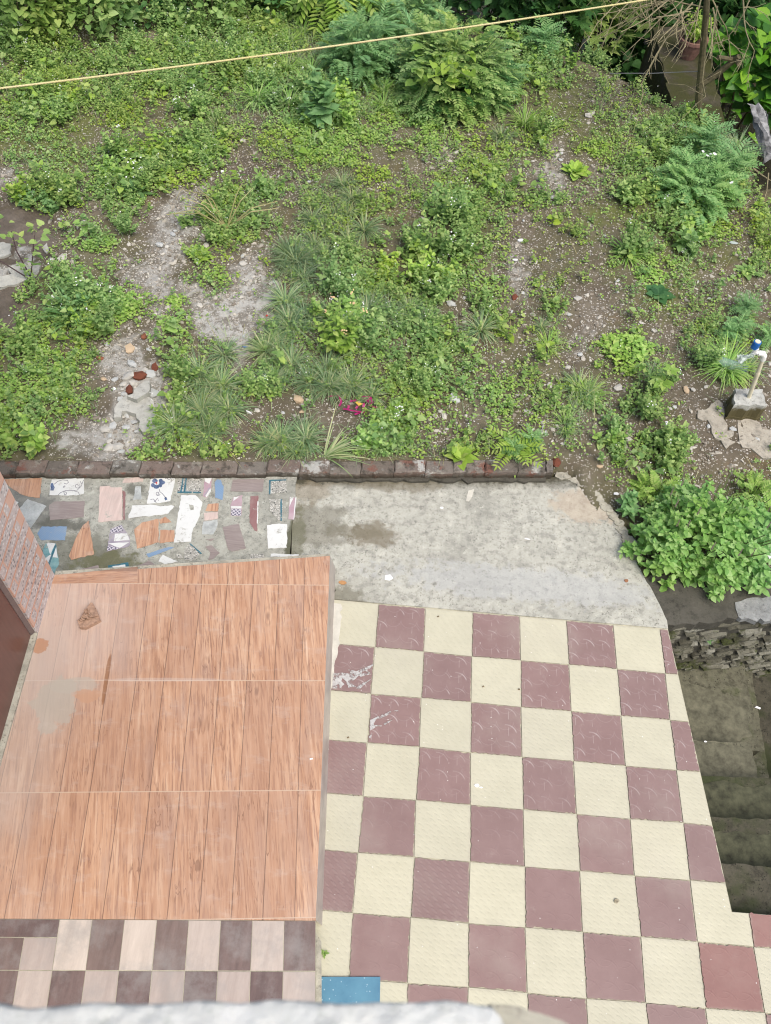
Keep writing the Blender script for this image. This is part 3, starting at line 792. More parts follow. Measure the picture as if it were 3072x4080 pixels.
# pale cement film along the porch foot and white splashes
pts_l, pts_r = [], []
for k in range(60):
    y = 2.50 - k * .03
    w = .012 + .045 * max(0, vnoise(np.array([0.0]), np.array([y]), 4, 5)[0] - .25) + abs(crng.normal(0, .010))
    if y < 1.0: w *= .4
    pts_r.append((TX0 + .045 + w, y)); pts_l.append((TX0 + .02, y))
b = MB(); b.prism(pts_l + pts_r[::-1], 0, .0045)
b.build('cement_film', M['film'], terrace)
def zp(L, ox, oy, s, z=0.0): return [tuple(at(ox + a / s, oy + c / s, z)[:2]) for a, c in L]
b = MB()
for L in [[(150, 655), (230, 650), (290, 660), (270, 625), (330, 640), (400, 610), (470, 580), (440, 615), (400, 630), (365, 655), (335, 690), (285, 725), (330, 760), (270, 765), (255, 720), (225, 690), (215, 715), (240, 740), (200, 775), (145, 770)],
          [(345, 660), (400, 650), (450, 660), (400, 672), (365, 680)], [(330, 770), (360, 740), (400, 725), (445, 700), (400, 740), (360, 775)], [(400, 620), (440, 650), (430, 655), (395, 628)],
          [(440, 1020), (470, 1005), (520, 985), (570, 965), (610, 940), (600, 965), (540, 1000), (490, 1010), (465, 1050), (480, 1075), (440, 1100)], [(545, 1050), (590, 1025), (620, 1015), (580, 1045), (555, 1058)], [(430, 1150), (455, 1130), (440, 1165)],
          [(470, 1060), (530, 1062), (530, 1068), (470, 1068)], [(600, 943), (660, 945), (660, 950), (600, 950)]]:
    b.prism(rough(zp(L, 1250, 2350, 1.96), .012, .0012, crng), .0, .0062)
b.build('cement_splash', M['splash'], terrace)
# blue tile at the foot of the porch
b = MB()
b.prism([tuple(at(px, py, .0)[:2]) for px, py in [(1268, 3893), (1515, 3893), (1512, 4030), (1262, 4030)]], 0, .012)
tag(b.build('blue_tile', M['blue_glaze']), 'blue dotted glazed tile lying beside the porch corner', 'tile')

# cement yard --------------------------------------------------------------
edge_pts = [(2240, 1897), (2310, 1925), (2370, 1975), (2425, 2035), (2465, 2085), (2500, 2150), (2530, 2232), (2560, 2290), (2610, 2370), (2640, 2430), (2663, 2500)]
edge_w = [tuple(at(*p)[:2]) for p in edge_pts]
yard = [(-.47, 2.60), (-.56, kerb_y(-.5) - .11)] + [(x, kerb_y(x) - .11) for x in (-.2, .3, .8, 1.2)]
for a_, c_ in zip(edge_w[:-1], edge_w[1:]):
    for t_ in np.linspace(0, 1, 3, endpoint=False):
        yard.append(tuple(np.array(a_) * (1 - t_) + np.array(c_) * t_ + rng.normal(0, .006, 2)))
yard += [(1.95, 2.535), (-.20, 2.531), (-.18, 2.6)]
b = MB(); b.prism(yard, -.5, .001)
tag(b.build('cement_yard', M['yard']), kind='structure')
# crumbled lip along the curved edge
b = MB()
lip = [np.array(at(*p)) for p in edge_pts[:7]]
for k in range(26):
    t = k / 25 * 5.9; i = int(t); p = lip[i] + (lip[i + 1] - lip[i]) * (t - i)
    s = .018 + .022 * rng.random()
    pts = [(p[0] + s * 1.5 * math.cos(a) * rng.uniform(.7, 1.2), p[1] + s * math.sin(a) * rng.uniform(.7, 1.2)) for a in np.arange(7) * .9]
    b.prism(rough(pts, .012, .003), -.06, .006 + .010 * rng.random())
tag(b.build('crumbled_edging', M['oldcement']), 'crumbling cement edging along the rounded corner of the yard', 'edging')

# mosaic path ----------------------------------------------------------------
mz = .03
mos = [(-.50, 2.66), (-.53, kerb_y(-.53) - .10), (-1.5, kerb_y(-1.5) - .10), (-2.6, kerb_y(-2.6) - .10), (-4.2, kerb_y(-4.2) - .1), (-4.2, 2.2), (-1.89, 2.42), (-1.2, 2.5)]
b = MB(); b.prism(rough(mos, .06, .004), -.3, mz)
path = b.build('mosaic_path', M['mortar']); tag(path, kind='structure')
def Z1(L): return zp(L, 0, 1880, 2.563, mz)
def Z2(L): return zp(L, 600, 1880, 2.563, mz)
srng = np.random.default_rng(5)
def shard_obj(pts, m, label=None, amp=.0016, h=.003, parent=None, name='tile_shard'):
    b = MB(); b.prism(rough(pts, .018, amp, srng), mz - .004, mz + h)
    o = b.build(name, M[m], parent or path)
    if label: o['label'] = label
    return o
W = 'shardwood'
shard_obj(Z1([(15, 80), (430, 65), (408, 265), (300, 255), (200, 225), (120, 170)]), W, 'wood-look shard with a curved left side')
fl1 = shard_obj(Z1([(530, 80), (860, 65), (855, 225), (780, 242), (505, 240), (510, 150)]), 's_white', 'white shard with grey scrolls')
shard_obj(Z1([(-260, 200), (0, 250), (190, 310), (110, 410), (0, 330), (-260, 420)]), 's_white', 'white shard by the wall corner')
shard_obj(Z1([(285, 280), (475, 350), (295, 600), (100, 490)]), 's_marble', 'grey marbled square shard')
shard_obj(Z1([(555, 305), (865, 300), (855, 465), (510, 495), (505, 340)]), 's_taupe', 'large taupe shard on the left')
o = shard_obj(Z1([(1020, 150), (1125, 145), (1130, 160), (1245, 160), (1250, 495), (1005, 515)]), 's_pink', 'pale wood-look upright rectangle')
shard_obj(Z1([(1254, 190), (1282, 210), (1274, 490), (1256, 495)]), 's_maroon')
shard_obj(Z1([(1270, 70), (1465, 50), (1460, 100), (1250, 115)]), 's_pink')
shard_obj(Z1([(430, 560), (685, 560), (665, 700), (420, 700), (380, 630)]), 's_blue', 'blue five-sided shard')
shard_obj(Z1([(905, 500), (960, 845), (730, 900), (705, 860), (770, 690), (850, 545)]), W, 'wood-look triangular shard')
pu = shard_obj(Z1([(1125, 590), (1245, 540), (1330, 680), (1320, 760), (1220, 785), (1090, 815), (1110, 700)]), 's_purple', 'mauve and white patterned shard')
shard_obj(Z1([(1175, 635), (1300, 632), (1325, 700), (1165, 712)]), 's_white', None, .001, .0045, pu, 'white_inlay')
shard_obj(Z1([(1105, 732), (1320, 722), (1225, 780), (1180, 765)]), 's_white', None, .001, .0045, pu, 'white_inlay')
shard_obj(Z1([(1100, 760), (1180, 770), (1215, 785), (1092, 812)]), 's_lattice', None, .001, .0045, pu, 'lattice_inlay')
shard_obj(Z1([(1130, 590), (1240, 548), (1262, 605), (1130, 628)]), 's_lattice', None, .001, .0045, pu, 'lattice_inlay')
shard_obj(Z1([(1370, 590), (1450, 520), (1620, 480), (1625, 720), (1400, 785)]), W, 'wood-look shard, left half of a cracked piece')
shard_obj(Z2([(85, 490), (150, 460), (215, 515), (100, 530)]), W)
shard_obj(Z2([(100, 595), (245, 600), (240, 710), (92, 730)]), W)
te = shard_obj(Z1([(470, 725), (570, 735), (605, 940), (550, 1045), (440, 880), (440, 800)]), 's_teal', 'teal and white patterned shard by the wall')
shard_obj(Z1([(475, 725), (565, 735), (515, 850)]), 's_white', None, .001, .0045, te, 'white_inlay')
shard_obj(Z1([(575, 770), (592, 880), (540, 875)]), 's_white', None, .001, .0045, te, 'white_inlay')
shard_obj(Z1([(505, 855), (535, 850), (490, 945), (455, 895)]), 's_white', None, .001, .0045, te, 'white_inlay')
shard_obj(Z1([(566, 745), (580, 760), (505, 955), (490, 945)]), 's_tealdark', None, .001, .0055, te, 'dark_band')
shard_obj(Z1([(640, 1045), (1005, 955), (1015, 1000), (700, 1060)]), 's_taupe')
tf = shard_obj(Z1([(1100, 960), (1310, 925), (1320, 985), (1110, 1010)]), 's_tealdark', 'teal framed shard at the porch edge')
shard_obj(Z1([(1150, 968), (1280, 948), (1285, 985), (1155, 1000)]), 's_white', None, .001, .0045, tf, 'white_inlay')
shard_obj(Z1([(1390, 975), (1520, 905), (1600, 955)]), 's_taupe')
shard_obj(Z2([(-45, 840), (200, 765), (240, 775), (0, 868), (-20, 875)]), 's_blue', 'long thin blue shard')
shard_obj(Z2([(125, 850), (280, 915), (150, 945), (80, 915)]), 's_white')
fl2 = shard_obj(Z2([(7, 50), (250, 55), (240, 130), (200, 300), (90, 320), (-38, 325), (-10, 160)]), 's_white', 'white shard with a navy flower and scrolls')
shard_obj(Z2([(-188, 345), (0, 335), (80, 350), (240, 350), (180, 430), (-225, 475)]), 's_white', 'ragged white shard below the flower shard', .003)
shard_obj(Z2([(315, 240), (460, 240), (530, 310), (490, 480), (430, 600), (410, 715), (240, 725), (275, 480)]), 's_white', 'largest white shard, with a chipped hole')
b = MB(); b.prism(rough(Z2([(390, 335), (440, 345), (442, 390), (410, 395)]), .01, .002, srng), mz + .002, mz + .0045); b.build('chip', M['mortar'], path)
pe = shard_obj(Z2([(280, 70), (525, 70), (515, 215), (275, 210)]), 's_pebble', 'pebble-print shard with two teal bars')
for L in [[(325, 70), (340, 70), (318, 205), (303, 205)], [(357, 70), (372, 70), (355, 205), (338, 205)], [(275, 204), (420, 204), (420, 216), (275, 216)], [(435, 206), (515, 208), (515, 219), (435, 217)]]:
    shard_obj(Z2(L), 's_tealdark', None, .0006, .0045, pe, 'teal_bar')
ro = shard_obj(Z2([(555, 70), (625, 65), (620, 180), (575, 265), (535, 250)]), 's_rose', 'rose shard with white corner')
shard_obj(Z2([(552, 72), (625, 66), (600, 125), (555, 100)]), 's_white', None, .001, .0045, ro, 'white_inlay')
shard_obj(Z2([(612, 170), (618, 200), (572, 262), (560, 250)]), 's_white', None, .0006, .0045, ro, 'white_inlay')
shard_obj(Z2([(600, 160), (608, 170), (552, 250), (543, 245)]), 's_purple', None, .0006, .0045, ro, 'mauve_bar')
shard_obj(Z2([(680, 80), (720, 85), (745, 150), (735, 290), (660, 265), (655, 110)]), 's_blue', 'upright blue shard under the kerb')
shard_obj(Z2([(840, 80), (1160, 75), (1140, 205), (815, 200)]), 's_taupe', 'wide taupe shard under the kerb')
pe = shard_obj(Z2([(1220, 85), (1385, 80), (1390, 210), (1220, 230)]), 's_pebble', 'pebble-print shard nearest the cement yard')
shard_obj(Z2([(1212, 88), (1226, 88), (1224, 230), (1212, 232)]), 's_tealdark', None, .0006, .0045, pe, 'teal_bar')
shard_obj(Z2([(1226, 84), (1385, 80), (1385, 92), (1226, 97)]), 's_tealdark', None, .0006, .0045, pe, 'teal_bar')
shard_obj(Z2([(590, 330), (695, 325), (690, 405), (560, 400)]), W)
shard_obj(Z2([(545, 420), (690, 410), (685, 480), (545, 500)]), 's_pink')
shard_obj(Z2([(540, 510), (680, 490), (680, 560), (640, 640), (525, 640)]), 's_marble')
la = shard_obj(Z2([(850, 260), (940, 240), (925, 450), (820, 450), (820, 330)]), 's_rose', 'rose and black lattice shard')
shard_obj(Z2([(822, 352), (930, 355), (928, 378), (822, 375)]), 's_white', None, .0006, .0045, la, 'white_inlay')
shard_obj(Z2([(822, 378), (926, 381), (924, 450), (822, 448)]), 's_lattice', None, .0006, .0045, la, 'lattice_inlay')
shard_obj(Z2([(850, 262), (905, 256), (845, 300)]), 's_white', None, .0006, .0045, la, 'white_inlay')
ma = shard_obj(Z2([(1020, 250), (1100, 245), (1090, 610), (1060, 600), (1010, 520)]), 's_maroon', 'long maroon strip')
shard_obj(Z2([(1092, 305), (1103, 305), (1094, 530), (1085, 530)]), 's_white', None, .0005, .0045, ma, 'white_edge')
pe = shard_obj(Z2([(1210, 280), (1350, 280), (1345, 500), (1300, 490), (1220, 400)]), 's_pebble', 'tapering pebble-print shard with teal side')
shard_obj(Z2([(1327, 280), (1342, 280), (1342, 500), (1327, 500)]), 's_tealdark', None, .0006, .0045, pe, 'teal_bar')
tr_ = shard_obj(Z2([(1420, 260), (1490, 265), (1465, 490), (1405, 485)]), 's_rose', 'rose and white narrow shard at the path end')
shard_obj(Z2([(1422, 260), (1460, 262), (1418, 360)]), 's_white', None, .0006, .0045, tr_, 'white_inlay')
shard_obj(Z2([(1478, 265), (1490, 265), (1465, 490), (1458, 488)]), 's_white', None, .0006, .0045, tr_, 'white_inlay')
shard_obj(Z2([(735, 565), (900, 530), (975, 780), (830, 815), (790, 790)]), 's_taupe', 'tilted taupe shard')
shard_obj(Z2([(1190, 545), (1310, 530), (1395, 535), (1390, 775), (1200, 785)]), 's_white', 'white speckled shard nearest the porch corner')
pe = shard_obj(Z2([(390, 740), (520, 835), (420, 910), (350, 905), (340, 800)]), 's_pebble', 'pebble-print shard by the porch edge')
shard_obj(Z2([(395, 735), (408, 735), (525, 835), (510, 840)]), 's_tealdark', None, .0006, .0045, pe, 'teal_bar')
shard_obj(Z2([(250, 850), (300, 835), (335, 880), (290, 885)]), 's_pebble')
shard_obj(Z2([(560, 765), (620, 745), (710, 830), (640, 890), (590, 900), (610, 830)]), 's_taupe', None, .003)
shard_obj(Z2([(1020, 845), (1160, 840), (1155, 885), (1015, 892)]), 's_pebble')
shard_obj(Z2([(1230, 838), (1515, 845), (1500, 872), (1225, 868)]), 's_white')
shard_obj(Z2([(560, 690), (650, 680), (620, 710)]), 's_taupe')
shard_obj(Z1([(1385, 150), (1440, 150), (1450, 280), (1360, 290)]), 's_marble')
def strokes(paths, parent, m='s_line', w=.004):
    b = MB()
    for Pp in paths:
        P_ = [np.array(p) for p in Pp]
        L_, R_ = [], []
        for i, p in enumerate(P_):
            t = P_[min(i + 1, len(P_) - 1)] - P_[max(i - 1, 0)]; t = t / (np.linalg.norm(t) + 1e-9)
            nrm = np.array([-t[1], t[0]]) * w / 2
            L_.append(tuple(p + nrm)); R_.append(tuple(p - nrm))
        b.prism(L_ + R_[::-1], mz + .0028, mz + .0042)
    return b.build('scroll_print', M[m], parent)
def spiral(cx, cy, r, a0, turns, f, n=16):
    return f([(cx + r * (1 - .75 * k / n) * math.cos(a0 + turns * 6.28 * k / n), cy + r * (1 - .75 * k / n) * math.sin(a0 + turns * 6.28 * k / n)) for k in range(n + 1)])
strokes([Z1([(555, 130), (590, 100), (640, 85), (690, 90), (700, 110), (680, 128), (655, 118)]), spiral(790, 145, 30, -.5, 1.2, Z1), Z1([(595, 240), (620, 215), (670, 195), (740, 195), (790, 190), (830, 150), (855, 85)]),
         spiral(665, 225, 20, -2.5, 1.2, Z1), Z1([(760, 198), (800, 210), (815, 240)]), Z1([(645, 160), (660, 145), (668, 148), (655, 162), (645, 160)]), Z1([(820, 100), (835, 125)])], fl1)
b = MB(); b.prism(rough(Z1([(515, 150), (520, 120), (545, 118), (550, 145), (560, 160), (545, 195), (515, 192)]), .012, .003, srng), mz + .0028, mz + .0042); b.build('navy_petal', M['s_navy'], fl1)
strokes([spiral(185, 65, 32, 2.8, 1.3, Z2), Z2([(90, 180), (95, 205), (120, 225), (150, 260), (160, 275)]), spiral(75, 225, 24, 0.2, 1.3, Z2), Z2([(0, 285), (30, 280), (60, 320)]), Z2([(40, 310), (75, 270), (80, 300)]), Z2([(215, 75), (210, 110)])], fl2)
b = MB()
for k, (cx, cy) in enumerate([(105, 95), (45, 95), (25, 140), (60, 155), (100, 140), (120, 112)]):
    pts = Z2([(cx + 30 * math.cos(a) * (.7 + .3 * (k % 2)), cy + 22 * math.sin(a)) for a in np.arange(8) * .785])
    b.prism(rough(pts, .01, .0015, srng), mz + .0028, mz + .004 + .0003 * k)
b.prism(Z2([(140, 270), (160, 258), (172, 285), (150, 295)]), mz + .0028, mz + .0042)
b.build('navy_flower', M['s_navy'], fl2)
b = MB(); b.prism(Z2([(52, 108), (68, 108), (70, 125), (55, 125)]), mz + .0028, mz + .0066); b.build('red_heart', M['s_red'], fl2)

# porch ------------------------------------------------------------------------
def to_local(p): d = np.array(p[:2]) - PORCH_O; return (d[0] * PC + d[1] * PS, -d[0] * PS + d[1] * PC)
NE, NW = at(1315, 2215, .15), np.array([-1.892, 2.448, .15])
bandN = [at(0, 3660, .15), at(1258, 3668, .15)]
dirb = (bandN[1] - bandN[0]) / (bandN[1][0] - bandN[0][0])
BL = bandN[1] + dirb * (-1.85 - bandN[1][0])
porch_pts = [NE, NW, np.array([-1.88, 2.05, .15]), np.array([-1.87, 1.266, .15]), BL, bandN[1]]
b = MB(); b.prism([to_local(p) for p in porch_pts], -.28, 0)
porch = b.build('porch_floor', M['wood']); tag(porch, kind='structure')
porch.location = (PORCH_O[0], PORCH_O[1], .15); porch.rotation_euler = (0, 0, PA)
b = MB(); b.prism([to_local(at(px, py, .1515)) for px, py in [(222, 2292), (548, 2258), (548, 2321), (197, 2325)]], -.01, .0015)
o = b.build('edge_plank', M['wood_side'], porch)
# the sloped skirting on the porch side (thin grey-brown strip)
rb = [at(1332, 2395), at(1285, 3650)]
drr = (rb[1] - rb[0]) / (rb[1][1] - rb[0][1])
sk = MB()
tn, ts = NE + np.array([.001, 0, -.003]), bandN[1] + np.array([.001, 0, -.003])
bn, bs = rb[0] + drr * (NE[1] + .0 - rb[0][1]), rb[0] + drr * (ts[1] - rb[0][1])
sk.poly([tn, ts, (bs[0], bs[1], 0), (bn[0], bn[1], 0), tn - np.array([.02, 0, .0]), ts - np.array([.02, 0, 0])], [[0, 3, 2, 1], [0, 1, 5, 4]])
skm = bandwood('skirting_tile', (.28, .235, .20), (.46, .41, .355))
tag(sk.build('porch_skirting', skm), kind='structure')
# thin cement trim along the north edge
b = MB()
nrm = np.array([-PS, PC])
b.prism([NE[:2] + nrm * .022, NE[:2] + nrm * .001, NW[:2] + nrm * .001, NW[:2] + nrm * .030], -.02, .142)
tag(b.build('porch_trim', M['oldcement']), kind='structure')
# chequer band of dark and light wood-look squares
pd, pl = MB(), MB()
ex = dirb[:2] / np.linalg.norm(dirb[:2]); ey = np.array([ex[1], -ex[0]])
edge_dir = (np.array([-.072, .442]) - np.array([-.096, .661])); edge_dir = edge_dir / -edge_dir[1]
def bp(s, t):                                       # s west of the corner, t south
    return tuple(bandN[1][:2] - ex * s + np.array([edge_dir[0] * t, -t]))
cw, chh = .1565, .222
for r_ in range(0, 7):
    for c_ in range(0, 14):
        s0, s1, t0, t1 = c_ * cw + .0015, (c_ + 1) * cw - .0015, r_ * chh + .003, (r_ + 1) * chh - .0015
        dk = (c_ + r_) % 2 == 0
        if r_ == 0 and c_ >= 8:
            if c_ in (8, 9):
                if c_ == 8:
                    pd.prism([bp(s0, t0), bp(s0 + 2 * cw, t0), bp(s0 + 2 * cw, .08), bp(s0, .08)], -.2, .150)
                pl_ = pl if c_ == 8 else pd
                pl_.prism([bp(s0, .084), bp(s1, .084), bp(s1, t1), bp(s0, t1)], -.2, .150)
                continue
        (pd if dk else pl).prism([bp(s0, t0), bp(s1, t0), bp(s1, t1), bp(s0, t1)], -.2, .150)
band = empty('chequer_floor'); tag(band, kind='structure')
pd.build('dark_squares', M['band_dark'], band); pl.build('light_squares', M['band_light'], band)
b = MB(); b.prism([bp(0.0, .001), bp(2.3, .001), bp(2.3, 1.6), bp(0.0, 1.6)], -.28, .1475); b.build('bedding', M['grout'], band)
# small kerb between band and terrace
b = MB()
k0 = at(1262, 3700, .15)[:2]
b.prism([bp(-.001, .05), bp(-.028, .09), bp(-.03, .5), bp(-.03, 1.6), bp(-.001, 1.6)], -.2, .11)
tag(b.build('low_kerb', M['oldcement']), kind='structure')

# house wall with dado and door --------------------------------------------------
house = empty('house', (-1.9, 2.0, .15))
tag(house, 'house wall with pebble-print dado tiles and a brown door', 'house')
def ho(b, name, m, parent=house):
    o = b.build(name, m, parent); o.matrix_parent_inverse = Matrix.Translation(Vector((1.9, -2.0, -.15))) if parent is house else Matrix.Identity(4)
    return o
def wx(y): return -1.892 + (2.448 - y) * .033
b = MB(); b.prism([(wx(2.44) - .012, 2.44), (wx(2.056) - .012, 2.056), (wx(2.056) - .2, 2.056), (-3.6, 2.0), (-3.6, 2.31), (-2.6, 2.38)], .03, 3.9, 0, True)
b.prism([(wx(1.0) - .012, .98), (wx(-2) - .012, -2), (-3.6, -2), (-3.6, .98)], .03, 3.9, 0, True)
b.prism([(wx(2.05) - .05, 2.05), (wx(1.0) - .05, .985), (-3.4, .985), (-3.4, 2.05)], 2.25, 3.9, 0, True)
ho(b, 'wall', M['wallpaint'])
b = MB(); b.prism([(wx(2.448), 2.448), (wx(2.056), 2.056), (wx(2.056) - .0115, 2.056), (wx(2.44) - .0115, 2.446)], .03, 1.35, 0, True)
ho(b, 'dado', M['dado'])
b = MB(); b.prism([(wx(2.052) + .002, 2.0525), (wx(1.0) - .002, 1.0), (wx(1.0) - .06, 1.0), (wx(2.052) - .06, 2.0525)], .02, .165, 0, True)
ho(b, 'threshold', M['oldcement'])
b = MB(); b.prism([(wx(2.05) - .030, 2.03), (wx(1.26) - .030, 1.24), (wx(1.26) - .07, 1.24), (wx(2.05) - .07, 2.03)], .17, 2.2, 0, True)
door = ho(b, 'door', M['door'])
b = MB(); b.prism([(wx(1.2) - .030, 1.235), (wx(1.0) - .030, 1.0), (wx(1.0) - .07, 1.0), (wx(1.2) - .07, 1.235)], .17, 2.2, 0, True)
ho(b, 'door_frame', M['door'])
b = MB(); b.prism([(wx(2.05) - .013, 2.0535), (wx(2.05) - .028, 2.032), (wx(2.05) - .075, 2.032), (wx(2.05) - .075, 2.0535)], .166, 2.24, 0, True)
ho(b, 'door_frame', plain('dark_frame', (.16, .12, .11), .6))
b = MB(); b.tube([(wx(1.4) - .03, 1.36, 1.05), (wx(1.4) + .03, 1.36, 1.05), (wx(1.4) + .03, 1.46, 1.05)], .009); ob = b.build('handle', M['wire'], door)

# parapet of the upstairs balcony, right under the camera ---------------------------
def pz(px, py): return at(px, py, 4.35)[:2]
b = MB()
N_, K_ = 90, 6
prng = np.random.default_rng(2)
prof = []
for i in range(N_ + 1):
    t = i / N_
    x = -1.6 + t * 1.665
    fy = .030 + (.010 if x > -.5 else .0) + .0022 * prng.normal() - .001
    fy = at(1536 + (x - .03) / .17 * 0, 3990, 4.35)[1] + .0012 * prng.normal() + .045 * (x - .03) * .9 * 0
    # front edge follows the measured line from left to right
    fy = .0222 + (x + .167) * .078 + .0011 * prng.normal()
    prof.append((x, fy))
prof = [p for p in prof if p[0] < at(1890, 3998, 4.346)[0]]
cap = [tuple(at(px, py, 4.346)[:2]) for px, py in ((1905, 3996), (1945, 3999), (1968, 4008), (1985, 4032), (2003, 4062), (2030, 4110), (2060, 4200))]
cap += [(cap[-1][0] + .004, -.06), (cap[-1][0] + .004, -.13)]
front = prof + cap
back = [(-1.6, -.13)]
b.prism(front + back, 3.35, 4.332, 0, True)
nxp, nyp = 420, 60
fr = np.array(front); gxs = np.linspace(-1.6, cap[-1][0] - .001, nxp)
fy_ = np.interp(gxs, fr[:-1, 0], fr[:-1, 1]) - .0004
PX_, VV_ = np.meshgrid(gxs, np.concatenate([np.linspace(0, .985, nyp - 2), [.997, 1.0]]))
PY_ = -.13 + VV_ * (fy_[None] + .13)
PZ_ = 4.346 + .006 * (vnoise(PX_ + 2, PY_ + 2, 45, 8) - .5) * .3 + .002 * (vnoise(PX_ + 2, PY_ + 2, 110, 9) - .5) + .003 * (vnoise(PX_ + 2, PY_ + 2, 260, 10) - .5)
PZ_[-1] = 4.331; PZ_[-2] -= .0008; PZ_[0] = 4.331; PZ_[:, 0] = 4.331
id_ = np.arange(nxp * nyp).reshape(nyp, nxp)
qd = np.stack([id_[:-1, :-1], id_[:-1, 1:], id_[1:, 1:], id_[1:, :-1]], -1).reshape(-1, 4)
b.tris(np.stack([PX_, PY_, PZ_], -1).reshape(-1, 3), np.concatenate([qd[:, [0, 1, 2]], qd[:, [0, 2, 3]]]))
par = b.build('parapet', M['plaster'], smooth=True)
tag(par, 'white rough-plastered balcony parapet close under the viewer', 'parapet')
ge = [tuple(at(px, py, 4.32)[:2]) for px, py in ((1950, 4001), (2010, 4008), (2100, 4030), (2180, 4050), (2262, 4086), (2330, 4160), (2330, 4300), (2010, 4300), (1985, 4080))]
b = MB(); b.prism(rough(ge, .004, .0006), 3.3, 4.325, 0, True)
b.build('grey_end_cap', M['oldcement'], par)

# brick kerb -----------------------------------------------------------------
b = MB()
x = -4.4; k = 0
while x < 1.22:
    L = rng.uniform(.19, .24)
    x1 = min(x + L, 1.24)
    h = .080 + rng.normal(0, .004); dy = rng.normal(0, .003)
    o_ = kerb_y(0) - kerb_y(0)
    nx_, ny_ = 7, 3
    pts = []
    f0, f1 = kerb_y(x) - .115 + dy, kerb_y(x1) - .115 + dy
    outline = rough([(x + .0012, f0), (x1 - .0012, f1), (x1 - .0012, f1 + .11), (x + .0012, f0 + .11)], .025, .0022)
    b.prism(outline, -.06, h)
    outline = [(p[0], p[1]) for p in outline]
    inner = [((p[0] - (x + x1) / 2) * .93 + (x + x1) / 2, (p[1] - (f0 + f1) / 2 - .057) * .84 + (f0 + f1) / 2 + .057) for p in outline]
    ni = len(outline)
    b.poly([(p[0], p[1], h + .0005) for p in outline] + [(p[0], p[1], h + .007 + .0018 * rng.normal()) for p in inner], [[q_, (q_ + 1) % ni, (q_ + 1) % ni + ni, q_ + ni] for q_ in range(ni)] + [list(range(ni, 2 * ni))])
    x = x1; k += 1
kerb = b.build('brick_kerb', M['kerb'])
tag(kerb, 'weathered low brick kerb between the paving and the weedy garden', 'kerb')
b = MB()
b.prism(rough([(-3.9, kerb_y(-3.9) - .1), (1.2, kerb_y(1.2) - .1), (1.2, kerb_y(1.2) - .145), (-.4, kerb_y(-.4) - .135), (-.5, kerb_y(-.5) - .11), (-3.9, kerb_y(-3.9) - .118)], .05, .008), -.05, .022)
b.build('mortar_fillet', M['grit'], kerb)

# stairwell at the right -------------------------------------------------------
st = empty('concrete_staircase', (2.4, 1.7, -.9))
tag(st, 'mossy concrete staircase going down beside the chequered terrace', 'staircase')
iv = Matrix.Translation(Vector((-2.4, -1.7, .9)))
def stepbox(pts, z0, z1, m, name='step'):
    b = MB(); b.prism(rough(pts, .05, .004), z0, z1); o = b.build(name, m, st); o.matrix_parent_inverse = iv; return o
X0 = 1.99
stepbox([(X0, .895), (4.2, .895), (4.2, 1.19), (X0, 1.17)], -2, -.175, M['darkcement'])
stepbox([(X0, 1.174), (4.2, 1.194), (4.2, 1.53), (X0, 1.47)], -2, -.35, M['darkcement'])
stepbox([(X0, 1.475), (4.2, 1.535), (4.2, 1.86), (X0, 1.765)], -2, -.525, M['darkcement'])
stepbox([(X0, 1.77), (2.715, 1.79), (2.70, 2.09), (X0, 2.055)], -2, -.70, M['steppale'])
stepbox([(X0, 2.06), (2.70, 2.095), (2.84, 2.10), (2.84, 2.78), (X0, 2.62)], -2, -.87, M['steppale'], 'landing')
stepbox([(2.72, 1.80), (2.94, 1.83), (2.95, 2.80), (2.845, 2.78), (2.845, 2.095), (2.705, 2.092)], -2, -1.0, M['steppale'])
stepbox([(2.945, 1.84), (4.2, 1.88), (4.2, 3.1), (2.955, 2.81)], -2, -1.13, M['darkcement'])
for k_, (L_, zt_, m_) in enumerate([([(2.03, 1.80), (2.70, 1.81), (2.69, 2.03), (2.3, 2.06), (2.03, 1.97)], -.70, 'oldcement'), ([(2.06, 1.47), (2.5, 1.50), (2.9, 1.52), (2.85, 1.72), (2.4, 1.76), (2.1, 1.70)], -.525, 'steppale'),
                                   ([(2.06, 1.18), (2.6, 1.2), (2.55, 1.40), (2.1, 1.38)], -.35, 'steppale'), ([(2.06, 2.14), (2.6, 2.12), (2.8, 2.2), (2.82, 2.5), (2.3, 2.55), (2.06, 2.45)], -.87, 'oldcement')]):
    b = MB(); b.prism(rough(rough(L_, .08, .014), .02, .004), zt_ - .01, zt_ + .004)
    o = b.build('worn_patch', plain('worn_patch_cement', (.145, .14, .095), .9, .35, 18, .5) if m_ == 'oldcement' else plain('mossy_patch_cement', (.08, .082, .048), .9, .4, 18, .5), st); o.matrix_parent_inverse = iv
# dry-stone retaining wall
sw = empty('stone_retaining_wall', (2.6, 2.75, -.6))
tag(sw, 'mossy rubble stone retaining wall below the basil bush', 'wall')
ivw = Matrix.Translation(Vector((-2.6, -2.75, .6)))
def wy(x): return 2.585 + .213 * (x - 2.018)
b = MB()
b.prism([(1.93, wy(1.93)), (4.3, wy(4.3)), (4.3, wy(4.3) + .35), (1.93, wy(1.93) + .3)], -2, -.03, 0)
o = b.build('mortar_core', M['grit'], sw); o.matrix_parent_inverse = ivw
def ico_stone(r, flat=1.0, seed=None):
    v = np.array([(0, 0, 1), (.894, 0, .447), (.276, .851, .447), (-.724, .526, .447), (-.724, -.526, .447), (.276, -.851, .447),
                  (.724, .526, -.447), (-.276, .851, -.447), (-.894, 0, -.447), (-.276, -.851, -.447), (.724, -.526, -.447), (0, 0, -1)], float)
    return v
